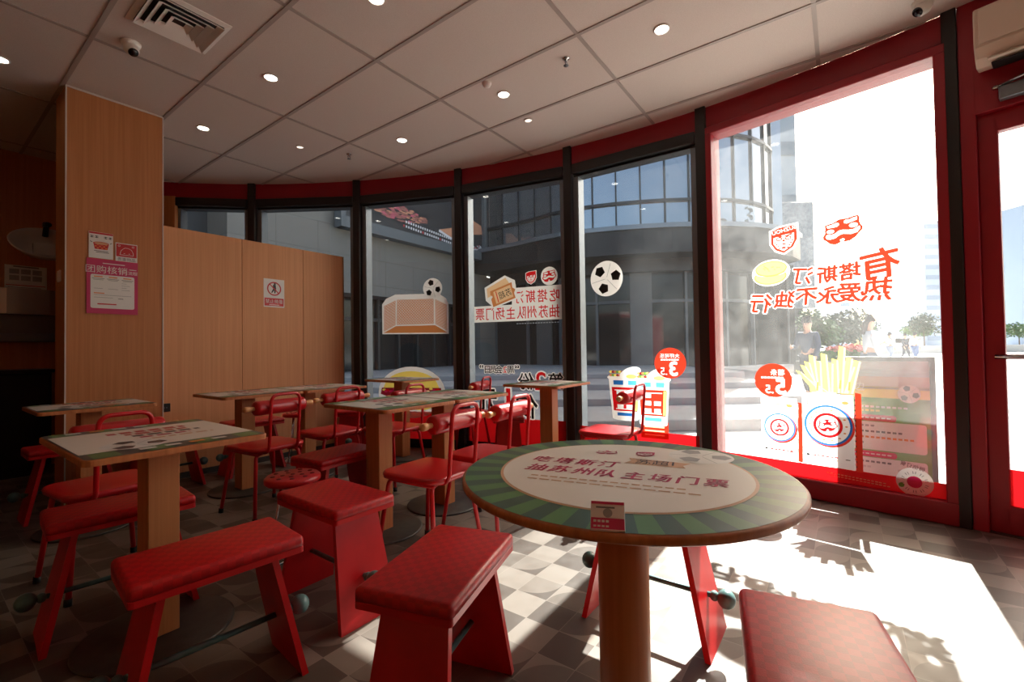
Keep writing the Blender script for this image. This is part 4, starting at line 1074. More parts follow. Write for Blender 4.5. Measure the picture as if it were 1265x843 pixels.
def d_fries(mb, M):
    tips = [(.645, .89, .60), (.675, .93, .45), (.70, .955, .2), (.728, 1.0, .1), (.765, .96, .0), (.80, 1.012, .05), (.835, .95, -.05), (.862, .975, 0), (.905, 1.06, -.12), (.945, .985, -.18), (.985, .965, -.25), (.665, .86, .7), (.955, .93, -.3)]
    for i, (x, y, sl) in enumerate(tips):
        bx = x + sl * .2; ww = .024
        mb.poly([(bx - ww, .74), (bx + ww, .74), (x + ww * .8, y - .012), (x - ww * .7, y)], (D_YEL, D_CRM)[0], 1 + (i % 4), M)
        mb.poly([(bx + ww * .5, .74), (bx + ww, .74), (x + ww * .8, y - .012), (x + ww * .4, y - .008)], D_CRM, 5, M)
    for (x, y) in ((.75, .78), (.88, .80), (.93, .79)): mb.poly([(x, y - .03), (x + .012, y - .03), (x + .016, y + .03), (x + .006, y + .03)], D_BRN, 6, M)
    def boxp(x0, x1, y0, y1, rx, cx, cy):
        mb.poly([(x0, y0), (x1, y0 - .012), (x1, y1 - .006), (x0, y1)], D_WH, 7, M)
        mb.disc(cx + .008, cy - .008, rx * 1.06, D_OR, 8, M); mb.disc(cx, cy, rx * 1.03, D_BLU, 9, M); mb.disc(cx, cy, rx * .93, D_WH, 10, M)
        mb.ring(cx, cy, rx * .5, rx * .63, D_RED, 11, M); logo(mb, cx, cy, rx * .84, D_RED, D_WH, 12, M)
        for i in range(14):
            a = 2 * PI * i / 14; mb.disc(cx + rx * .78 * math.cos(a), cy + rx * .78 * math.sin(a), rx * .06, D_BRN, 11, M, rx * .04, 8)
        for i in range(6): mb.rect(x0 + .06 + i * .025, y0 + .055, x0 + .078 + i * .025, y0 + .063, D_RED, 8, M)
        mb.rect(x0 + .08, y0 + .035, x0 + .2, y0 + .040, D_BRN, 8, M); mb.rect(x0 + .09, y1 - .055, x0 + .19, y1 - .049, D_BRN, 8, M)
        mb.rect(x0 + .03, y1 - .085, x0 + .036, y1 - .05, D_BLK, 8, M); mb.disc(x1 - .045, y1 - .06, .02, D_BRN, 8, M, .012, 10); mb.disc(x0 + .03, y0 + .06, .010, D_BLK, 8, M, .008, 8); mb.rect(x1 - .05, y0 + .05, x1 - .025, y0 + .056, D_BLK, 8, M)
    boxp(.395, .628, .245, .69, .10, .515, .468); boxp(.662, .958, .240, .735, .135, .812, .515)
    mb.poly([(.63, .235), (.66, .235), (.662, .655), (.638, .66)], D_OR, 7, M); mb.poly([(.962, .225), (1.0, .222), (1.0, .742), (.968, .748)], D_OR, 7, M)
    for i in range(14): mb.rect(.964, .25 + i * .034, .969, .262 + i * .034, D_BLK, 8, M)
    for i in range(16): mb.rect(.80 + i * .02, .188 - i * .001, .814 + i * .02, .194 - i * .001, D_CRM, 9, M); mb.rect(.82 + i * .02, .172 - i * .001, .834 + i * .02, .177 - i * .001, D_CRM, 9, M)
sticker('fries_sticker', 'sticker of French fries in two white boxes on the big red window', 6, d_fries)
def d_b55(mb, M):
    mb.disc(.48, .812, .125, D_OR, 12, M); mb.text('薯条', .51, .872, .05, D_WH, 13, M, True, .04)
    for i in range(7): mb.rect(.40 + i * .022, .826, .417 + i * .022, .838, D_WH, 13, M)
    mb.text('5', .53, .768, .155, D_WH, 13, M, True, .06); mb.text('.5', .455, .745, .085, D_WH, 13, M, True, .05); mb.text('元', .405, .742, .030, D_BLK, 13, M, True, .02)
sticker('price_badge', 'round orange price badge reading 5.5 beside the French fries', 6, d_b55, 'price badge', 'round orange price badges')
def d_round(mb, M):
    mb.disc(1.252, .213, .088, D_WH, 3, M); mb.disc(1.252, .213, .036, D_PNK, 4, M); mb.text('微信订餐', 1.245, .31, .03, D_BLK, 3, M, True, .03, -.25)
    for i in range(30):
        a = 2 * PI * i / 30
        if i % 3: mb.poly([(1.252 + r_ * math.cos(a + d_), .213 + r_ * math.sin(a + d_)) for r_, d_ in ((.05, -.03), (.066, -.03), (.066, .03), (.05, .03))], D_GRY, 4, M)
    mb.disc(1.19, .185, .014, D_GRN, 5, M)
sticker('round_sticker', 'round white sticker with a pink centre at the foot of the big red window', 6, d_round)

# ------------------------------------------------------------------ outside
def gp(f, s, z=0.0):
    """a place on the square: f metres straight out from the seat by the window, s metres to the right"""
    return Vector((f * math.cos(YAW) + s * math.sin(YAW), f * math.sin(YAW) - s * math.cos(YAW), z))
MO = Matrix(((math.cos(YAW), math.sin(YAW), 0, 0), (math.sin(YAW), -math.cos(YAW), 0, 0), (0, 0, -1, 0), (0, 0, 0, 1)))
MO = Matrix.Rotation(YAW, 4, 'Z')            # local x straight out, local y to the left
PAVE = stone_mat('plaza_paving', (176, 172, 166), (164, 160, 155), .6, .6)
g = MB(); g.add([(-60, -160, -.03), (320, -160, -.03), (320, 200, -.03), (-60, 200, -.03), (-60, -160, -.3), (320, -160, -.3), (320, 200, -.3), (-60, 200, -.3)], [(0, 1, 2, 3), (7, 6, 5, 4), (0, 4, 5, 1), (1, 5, 6, 2), (2, 6, 7, 3), (3, 7, 4, 0)])
def uv_xy(o, ax=(0, 1)):
    me = o.data; uv = me.uv_layers.new(name='UVMap')
    for lp in me.loops: c = me.vertices[lp.vertex_index].co; uv.data[lp.index].uv = (c[ax[0]], c[ax[1]])
o = struct('plaza', g, PAVE); uv_xy(o)
# broad steps up to the arcade
STEP = noisy('step_granite', (160, 158, 155), (150, 148, 146), (2, 2, 2), .6)
sb = MB()
for i, (f0, z) in enumerate(((5.9, .12), (7.4, .24), (8.9, .36), (10.4, .48))):
    sb.box((f0, -4.6 - i * .25, -.03), (24, 14, z), None, MO, .01, 1)
struct('terrace_steps', sb, STEP)
# stone building on the left with a billboard and a dark entrance
sa, sbp = Vector((9.0, 6.9)), Vector((17.6, .95)); sd_ = (sbp - sa); SL = sd_.length; sd_.normalize()
Ms = MO @ Matrix(((sd_.x, 0, -sd_.y, sa.x), (sd_.y, 0, sd_.x, sa.y), (0, 1, 0, 0), (0, 0, 0, 1)))    # x along the wall, y up, z: normal
_n = Vector((-sd_.y, sd_.x)); NS = 1 if _n.dot(Vector((0, 0)) - sa) > 0 else -1
def sbox(mb, x0, y0, x1, y1, d0, d1, m=None, r=0.0):
    a, b2 = sorted((NS * d0, NS * d1)); return mb.box((x0, y0, a), (x1, y1, b2), m, Ms, r, 1)
STONE = stone_mat('pale_stone_cladding', (120, 117, 111), (113, 111, 106), 1.1, .75)
sbld = tag(bpy.data.objects.new('stone_building', None), 'pale stone clad building across the terrace on the left', 'building'); C.objects.link(sbld)
wl = MB()
sbox(wl, 1.12, 2.7, SL, 15, -1.0, 0); sbox(wl, 1.12, .4, 3.2, 2.75, -1.0, 0); sbox(wl, 10.0, .4, SL + 1.1, 2.75, -1.0, 0); sbox(wl, SL - .1, 2.7, SL + 1.1, 3.9, -1.0, 0)
sbox(wl, -6, .4, -4.4, 15, -1.0, 0); 
o = wl.build('wall', STONE, sbld)
me = o.data; uv = me.uv_layers.new(name='UVMap'); Mi = Ms.inverted()
for lp in me.loops: c = Mi @ me.vertices[lp.vertex_index].co; uv.data[lp.index].uv = (c.x, c.y)
DG = mat('dark_entrance_glass', (30, 32, 34), 0.12); DM = mat('dark_frame', (44, 46, 48), 0.4)
q = MB(); sbox(q, 3.2, .45, 10.0, 2.7, -.9, -.8); q.build('entrance_glazing', DG, sbld)
q = MB()
for i in range(9): sbox(q, 3.3 + i * .82, .45, 3.38 + i * .82, 2.7, -.8, -.7)
sbox(q, 3.2, 2.0, 10.0, 2.1, -.8, -.7); q.build('entrance_frame', DM, sbld)
q = MB(); sbox(q, -6.2, .4, 1.5, 15, -2.2, -1.0); q.build('recess_wall', mat('recess_dark_wall', (62, 64, 65), .6), sbld)
q = MB()
for y in (3.6, 4.7): sbox(q, -6.2, y, 1.12, y + .12, -1.0, -.9)
q.build('recess_rail', DM, sbld)
# billboard
bb = tag(bpy.data.objects.new('billboard', None), 'dark billboard with barbecue dishes on the stone wall', 'billboard'); C.objects.link(bb)
bx0, bx1, by0, by1 = 3.9, 9.9, 4.72, 9.2
q = MB(); sbox(q, bx0 - .1, by0 - .3, bx1 + .1, by0, .05, .35); sbox(q, bx0 - .1, by1, bx1 + .1, by1 + .2, .05, .35); sbox(q, bx0 - .15, by0 - .3, bx0, by1 + .2, .05, .35); sbox(q, bx1, by0 - .3, bx1 + .15, by1 + .2, .05, .35)
q.build('frame', mat('billboard_frame', (92, 98, 102), .5), bb)
q = MB(); sbox(q, bx0, by0, bx1, by1, .05, .22, mat('billboard_dark_print', (46, 46, 48), .5))
Mf = Ms @ Matrix.Translation((0, by0, NS * .225)) @ Matrix.Diagonal((1, .52, 1, 1)) @ Matrix.Translation((0, -by0, 0)); rr = random.Random(5)
B_M1 = mat('billboard_meat', (150, 96, 88), .6); B_M2 = mat('billboard_meat_pink', (190, 92, 110), .6); B_M3 = mat('billboard_toast', (196, 140, 110), .6); B_W = mat('billboard_white', (214, 216, 220), .6); B_T = mat('billboard_tray', (30, 30, 32), .5); B_R = mat('billboard_tomato', (186, 60, 66), .6)
def bl(pts, m, ly): q.poly(pts, m, NS * ly * 4, Mf)
bl([(4.0, 5.4), (6.3, 5.2), (7.3, 6.2), (5.6, 6.6), (4.2, 6.3)], B_T, 1)
for i in range(240):
    x = 4.5 + 2.5 * rr.random(); y = 5.35 + .95 * rr.random()
    if abs(x - 5.8) / 1.5 + abs(y - 5.8) / .6 < 1: q.disc(x, y, .07 + .06 * rr.random(), (B_M1, B_M2, B_M1, B_M3)[i % 4], NS * (8 + i % 3 * 2), Mf, .05, 8)
for i in range(90): q.disc(4.0 + 1.9 * rr.random(), 6.55 + .25 * rr.random(), .08, (B_M1, B_M2)[i % 2], NS * 8, Mf, .05, 8)
bl([(7.6, 5.55), (8.35, 5.15), (9.3, 5.65), (8.75, 6.2)], B_M3, 2); bl([(7.6, 5.55), (8.35, 5.15), (8.35, 5.0), (7.55, 5.4)], B_W, 2)
bl([(8.9, 6.5), (9.4, 5.9), (9.9, 6.1), (9.85, 6.7), (9.4, 6.9)], B_M3, 3); bl([(8.5, 6.7), (9.0, 6.3), (9.2, 6.5), (8.7, 6.9)], B_M1, 2)
for i in range(60): q.disc(8.5 + 1.3 * rr.random(), 4.85 + .35 * rr.random(), .07, (B_W, B_R, B_W)[i % 3], NS * 8, Mf, .05, 8)
for i in range(26): q.rect(6.1 + i * .10, 5.32 - i * .013, 6.16 + i * .10, 5.46 - i * .013, B_W, NS * 14, Mf); q.rect(6.0 + i * .10, 5.06 - i * .013, 6.06 + i * .10, 5.2 - i * .013, B_W if i % 8 else B_R, NS * 14, Mf)
q.build('printed_panel', None, bb)

# curved mall building with a canopy and curtain wall
def facade_curve(n=46):
    ctl = [(17.7, .9), (16.6, -.6), (15.4, -1.9), (14.7, -3.6), (14.4, -5.6), (14.6, -7.4), (15.3, -8.7), (16.6, -9.7), (18.6, -10.25), (22, -10.4), (27, -10.4)]
    P = [Vector(p) for p in ctl]; out = []
    for i in range(len(P) - 1):
        p0, p1, p2, p3 = P[max(i - 1, 0)], P[i], P[i + 1], P[min(i + 2, len(P) - 1)]
        for j in range(8):
            t = j / 8
            out.append(.5 * ((2 * p1) + (-p0 + p2) * t + (2 * p0 - 5 * p1 + 4 * p2 - p3) * t * t + (-p0 + 3 * p1 - 3 * p2 + p3) * t ** 3))
    out.append(P[-1])
    d = [0]
    for a, b2 in zip(out, out[1:]): d.append(d[-1] + (b2 - a).length)
    res = []; L = d[-1]; k = 0; step = L / n
    for i in range(n + 1):
        s = min(i * step, L - 1e-6)
        while d[k + 1] < s: k += 1
        t = (s - d[k]) / (d[k + 1] - d[k]); res.append(out[k] * (1 - t) + out[k + 1] * t)
    return res
FC = facade_curve(30)
def fnorm(i):
    a, b2 = FC[max(i - 1, 0)], FC[min(i + 1, len(FC) - 1)]; t = (b2 - a).normalized(); nn = Vector((t.y, -t.x))
    return nn if nn.dot(-FC[i]) > 0 else -nn
def ribbon(off0, off1, z0, z1, i0=0, i1=None):
    i1 = i1 or len(FC) - 1; mb = MB(); vs = []; fs = []
    for i in range(i0, i1 + 1):
        nn = fnorm(i)
        for (o_, z) in ((off0, z0), (off1, z0), (off1, z1), (off0, z1)): p = FC[i] + nn * o_; vs.append((p.x, p.y, z))
    m_ = i1 - i0
    for i in range(m_):
        for j in range(4): fs.append((4 * i + j, 4 * i + (j + 1) % 4, 4 * i + 4 + (j + 1) % 4, 4 * i + 4 + j))
    fs += [(0, 1, 2, 3), (4 * m_ + 3, 4 * m_ + 2, 4 * m_ + 1, 4 * m_)]
    return mb.add(vs, fs, None, MO)
mall = tag(bpy.data.objects.new('mall_building', None), 'curved dark glass shopping building with a canopy across the terrace', 'building'); C.objects.link(mall)
CG = mat('curtain_wall_glass', (150, 156, 162), 0.03, 0.8, 0.5)
ribbon(-.3, 0, 4.7, 17).build('upper_glazing', CG, mall)
ribbon(-.6, -.5, .4, 3.95).build('shopfront_glazing', mat('shopfront_dark_glass', (34, 37, 40), 0.06, 0.3), mall)
ribbon(-.2, .85, 3.95, 4.78).build('canopy', noisy('canopy_metal', (56, 54, 53), (42, 40, 40), (1, 1, 1), .4, metal=.3), mall)
ribbon(.80, .92, 4.70, 4.84).build('canopy_lip', GREYM, mall)
ribbon(-.45, -.1, 3.55, 3.98).build('shopfront_header', mat('shopfront_header_panel', (44, 40, 40), .4), mall)
q = MB()
for i in range(len(FC)):
    nn = fnorm(i); p = FC[i] + nn * .03; a = math.atan2(nn.y, nn.x)
    q.box((-.03, -.025, 4.7), (.03, .025, 17), None, MO @ Matrix.Translation((p.x, p.y, 0)) @ Matrix.Rotation(a, 4, 'Z'))
q.build('mullion', DM, mall)
q = MB()
for i in range(0, len(FC), 2):
    nn = fnorm(i); p = FC[i] - nn * .47; a = math.atan2(nn.y, nn.x)
    q.box((-.03, -.04, .4), (.08, .04, 3.95), None, MO @ Matrix.Translation((p.x, p.y, 0)) @ Matrix.Rotation(a, 4, 'Z'))
q.build('shopfront_post', mat('shopfront_post', (84, 88, 92), .4), mall)
for z in (5.75, 7.9, 10.0, 12.1, 14.2, 16.3): ribbon(0, .09, z, z + .09).build('transom', DM, mall)
ribbon(-.48, -.40, 2.55, 2.65).build('shopfront_transom', mat('shopfront_transom', (70, 74, 78), .4), mall)
# interior shapes seen behind the shop glass: pale columns and doors
q = MB()
for i in (3, 8, 16, 21):
    nn = fnorm(i); p = FC[i] - nn * .40; a = math.atan2(nn.y, nn.x)
    q.box((-.03, -.35, .45), (.03, .35, 3.55), None, MO @ Matrix.Translation((p.x, p.y, 0)) @ Matrix.Rotation(a, 4, 'Z'))
q.build('entrance_pillar', mat('shopfront_pillar', (84, 86, 86), .5), mall)
# rounded channel letters on the canopy
LET = mat('channel_letter', (150, 162, 172), .35, .3)
for (i, ch, z_, h_) in ((12, '3', 5.14, .75), (16, 'C', 5.3, 1.05)):
    nn = fnorm(i); p = FC[i] + nn * .75; a = math.atan2(nn.y, nn.x)
    m2 = MB(); Ml = MO @ Matrix.Translation((p.x, p.y, z_)) @ Matrix.Rotation(a, 4, 'Z') @ Matrix(((0, 0, 1, 0), (1, 0, 0, 0), (0, 1, 0, 0), (0, 0, 0, 1)))
    m2.text(ch, 0, 0, h_, None, 0, Ml)
    o = m2.build('channel_letter', LET, mall); sm_ = o.modifiers.new('solid', 'SOLIDIFY'); sm_.thickness = .15
# grey slab block and dark panel board behind the corner
blk = tag(bpy.data.objects.new('tower_block', None), 'tall grey slab rising behind the corner of the glass building', 'building'); C.objects.link(blk)
MB().box((30, -19.2, 0), (40, -15, 40), None, MO).build('wall', mat('slab_grey', (128, 140, 152), .6), blk)
q = MB()
for i in range(10): q.box((29.9, -19.1, 3 + i * 3.6), (30.02, -15, 3.9 + i * 3.6), None, MO)
q.build('window_band', mat('slab_band', (92, 104, 116), .3), blk)
brd = tag(bpy.data.objects.new('display_board', None), 'dark speckled display board standing behind the canopy tip', 'board'); C.objects.link(brd)
MB().box((26, -17.6, 3.2), (26.4, -15.6, 9.4), None, MO, .05, 1).build('panel', noisy('board_panel', (88, 98, 110), (120, 128, 138), (6, 6, 6), .5), brd)
MB().box((26.1, -16.9, 0), (26.3, -16.3, 3.3), None, MO).build('support', DM, brd)

# far skyline
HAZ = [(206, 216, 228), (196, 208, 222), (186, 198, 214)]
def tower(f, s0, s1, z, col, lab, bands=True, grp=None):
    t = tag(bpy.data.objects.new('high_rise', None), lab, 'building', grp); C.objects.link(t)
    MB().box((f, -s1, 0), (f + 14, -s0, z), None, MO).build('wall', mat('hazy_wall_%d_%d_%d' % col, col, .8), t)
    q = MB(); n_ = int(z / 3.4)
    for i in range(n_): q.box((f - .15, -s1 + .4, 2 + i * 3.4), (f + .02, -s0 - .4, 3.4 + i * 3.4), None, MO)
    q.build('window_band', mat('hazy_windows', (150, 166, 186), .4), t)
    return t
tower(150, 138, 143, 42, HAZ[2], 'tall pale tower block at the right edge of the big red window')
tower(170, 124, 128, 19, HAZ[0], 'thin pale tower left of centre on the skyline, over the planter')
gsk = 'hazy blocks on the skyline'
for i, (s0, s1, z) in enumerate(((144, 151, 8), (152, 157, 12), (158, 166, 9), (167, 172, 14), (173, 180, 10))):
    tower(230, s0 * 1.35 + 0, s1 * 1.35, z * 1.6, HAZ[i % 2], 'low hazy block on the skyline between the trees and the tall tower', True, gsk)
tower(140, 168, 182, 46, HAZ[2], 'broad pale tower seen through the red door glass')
# trees, planter and hedge
LEAF = noisy('green_leaves', (64, 96, 52), (96, 128, 66), (.6, .6, .6), .6); LEAF2 = noisy('dark_leaves', (58, 74, 58), (82, 96, 76), (.6, .6, .6), .6); LEAFR = noisy('red_flowers', (170, 84, 84), (196, 130, 120), (3, 3, 3), .6)
BARK = mat('bark', (92, 78, 66), .8)
def leafball(mb, c, r, n, sz, rnd_):
    for i in range(n):
        d = Vector((rnd_.gauss(0, 1), rnd_.gauss(0, 1), rnd_.gauss(0, 1))).normalized() * (rnd_.random() ** .4)
        p = Vector(c) + Vector((d.x * r[0], d.y * r[1], d.z * r[2])); a = Vector((rnd_.gauss(0, 1), rnd_.gauss(0, 1), rnd_.gauss(0, 1))).normalized(); b3 = a.orthogonal().normalized() * sz; a = a * sz * .6
        mb.add([p - b3, p + a, p + b3, p - a], [(0, 1, 2, 3)])
def tree(f, s, h, r, lab, m, seed, grp=None):
    R = random.Random(seed); p = gp(f, s); t = thing('tree', lab, 'tree', (p.x, p.y, -.03), 0, grp)
    k = MB(); k.tube([(0, 0, 0), (.05, 0, h * .4), (0, .08, h * .75)], [.07 + h * .008, .05 + h * .006, .03])
    for j in range(4): a = j * 1.6; k.tube([(.04, 0, h * (.4 + .08 * j)), (r * .55 * math.cos(a), r * .55 * math.sin(a), h * .75)], [.04, .015])
    k.build('trunk', BARK, t)
    c_ = MB()
    for j in range(9): leafball(c_, (R.uniform(-.5, .5) * r, R.uniform(-.5, .5) * r, h * (.55 + .38 * R.random())), (r * .55, r * .55, h * .2), 130, .06 + r * .055, R)
    c_.build('crown', m, t)
tree(19, 12.9, 2.5, .9, 'airy young tree in the planter behind the two nearest people', LEAF, 1)
tree(22, 15.9, 2.6, 1.3, 'rounded grey green shrub tree right of the airy young tree', LEAF2, 2)
gtr = 'low trees along the far edge of the plaza'
for i, (f, s) in enumerate(((70, 54), (78, 61), (70, 64), (79, 71), (70, 72), (78, 79), (80, 90), (72, 97))):
    tree(f, s, 4.2 + (i % 3) * .6, 2.6, 'low tree in the row along the far edge of the plaza', LEAF2 if i % 3 else LEAF, 10 + i, gtr)
pl = gp(17, 12.3); pt_ = thing('planter', 'long planter hedge with red flowers behind the two nearest people', 'planter', (pl.x, pl.y, -.03), YAW)
MB().box((-.5, -1.6, 0), (.5, 1.4, .5), None, None, .03, 2).build('trough', mat('planter_stone', (126, 126, 124), .7), pt_)
R = random.Random(4); k = MB(); leafball(k, (0, -.1, .62), (.5, 1.45, .3), 900, .09, R); k.build('hedge', LEAF, pt_)
k = MB(); leafball(k, (-.1, -.3, .95), (.35, .9, .16), 260, .07, R); k.build('flowers', LEAFR, pt_)
lw = gp(48, 42); lw_ = MB(); lw_.box((-.3, -26, 0), (.3, 8, .8), None, None, .03, 1); o = lw_.build('boundary_wall', mat('low_wall_stone', (196, 192, 186), .8)); o.location = lw; o.rotation_euler = (0, 0, YAW); tag(o, 'low pale wall along the far side of the plaza', 'wall')
# parked van
vn = gp(52, 44.5); va = thing('van', 'white van parked beyond the low wall of the plaza', 'van', (vn.x, vn.y, -.03), YAW + PI / 2 + .1)
pr_ = [(-2.2, .35), (2.2, .35), (2.25, .9), (1.75, 1.15), (1.15, 1.85), (-2.1, 1.9), (-2.25, 1.2)]
k = MB(); k.add([(x, -.85, z) for x, z in pr_] + [(x, .85, z) for x, z in pr_], [tuple(range(7)), tuple(reversed(range(7, 14)))] + [(i, i + 7, (i + 1) % 7 + 7, (i + 1) % 7) for i in range(7)])
k.build('body', mat('van_white', (226, 228, 230), .3), va)
k = MB(); k.box((-1.9, -.87, 1.2), (1.2, -.85, 1.7)); k.box((-1.9, .85, 1.2), (1.2, .87, 1.7)); k.build('side_window', DG, va)
for x in (-1.4, 1.4):
    for y in (-.82, .82): MB().tube([(x, y - .1, .34), (x, y + .1, .34)], .34, None, 20).build('wheel', RUBBER, va)
# sandwich board just outside the big window
bw = thing('sandwich_board', 'printed sandwich board standing outside the big red window', 'sign board'); bw.location = (4.20, -.235, -.03); bw.rotation_euler = (0, 0, rad(-97)); bw.scale = (.86, .9, .9)
# local: x right as seen from inside, y out of the shop
B_SKY = mat('printed_sky', (176, 200, 214), .5); P_CRM2 = mat('printed_stand', (196, 190, 186), .5); P_YEL2 = mat('printed_yellow', (226, 206, 96), .5); P_GRN2 = mat('printed_pitch_green', (120, 168, 92), .5)
FR = mat('board_grey_frame', (96, 106, 110), .4, .4)
for nm, s in (('front_leaf', -1), ('rear_leaf', 1)):
    Mq = Matrix.Translation((0, 0, 1.12)) @ Matrix.Rotation(rad(s * 9), 4, 'X')
    k = MB()
    for (x0, x1, z0, z1) in ((-.32, -.285, -1.12, 0), (.285, .32, -1.12, 0), (-.32, .32, -.035, 0), (-.32, .32, -1.02, -.98)): k.box((x0, -.012, z0), (x1, .012, z1), None, Mq, .003, 1)
    lf = k.build(nm, FR, bw)
    k = MB(); Mp = Mq @ Matrix(((1, 0, 0, 0), (0, 0, -1, 0), (0, 1, 0, 0), (0, 0, 0, 1)))
    if s > 0: k.box((-.285, -.98, -.004), (.285, -.03, .004), P_PAP, Mp); k.rect(-.285, -.6, .285, -.35, P_PNK, 10, Mp)
    else:
        k.box((-.285, -.98, -.004), (.285, -.03, .004), P_PAP, Mp)
        Mp = Mp @ Matrix.Translation((0, 0, .0046))
        k.rect(-.285, -.16, .285, -.03, B_SKY, 1, Mp); k.rect(-.285, -.26, .285, -.16, P_CRM2, 1, Mp); k.rect(-.285, -.33, .285, -.24, P_YEL2, 1, Mp); k.rect(-.285, -.98, .285, -.33, P_GRN2, 1, Mp)
        k.text('边', -.16, -.24, .08, P_PAP, 3, Mp, False, .04)
        ball_print(k, .16, -.29, .07, Mp, 3, P_PAP, P_DGR, .3)
        for i in range(12): k.rect(-.26 + i * .035, -.41, -.235 + i * .035, -.395, P_PAP, 2, Mp)
        for i in range(7): k.rect(-.26 + i * .035, -.44, -.235 + i * .035, -.425, P_YEL2, 2, Mp)
        k.poly(rrect(-.285, -.74, .26, -.52, .02), P_PAP, 2, Mp); k.poly(rrect(-.285, -.515, .08, -.465, .02), P_RED, 3, Mp)
        k.poly(rrect(-.285, -.96, .26, -.80, .02), P_PAP, 2, Mp); k.poly(rrect(-.285, -.795, .08, -.75, .02), P_PNK, 3, Mp)
        for i in range(9): k.rect(-.26 + i * .035, -.495, -.235 + i * .035, -.485, P_PAP, 4, Mp); k.rect(-.26 + i * .035, -.777, -.235 + i * .035, -.768, P_PAP, 4, Mp)
        for j, n_ in enumerate((6, 11, 13, 4)):
            for i in range(n_): k.rect(-.26 + i * .035, -.56 - j * .045, -.236 + i * .035, -.545 - j * .045, (P_GRY, P_DGR, P_ORG, P_GRY)[j], 3, Mp)
        for i in range(9): k.rect(-.26 + i * .035, -.84, -.236 + i * .035, -.825, P_DGR, 3, Mp)
        for i in range(6): k.rect(-.26 + i * .03, -.88, -.236 + i * .03, -.865, P_CRM2, 3, Mp)
        k.poly([(.08, -.87), (.2, -.85), (.22, -.92), (.1, -.93)], P_CRM2, 3, Mp)
    k.build('printed_panel', None, lf)

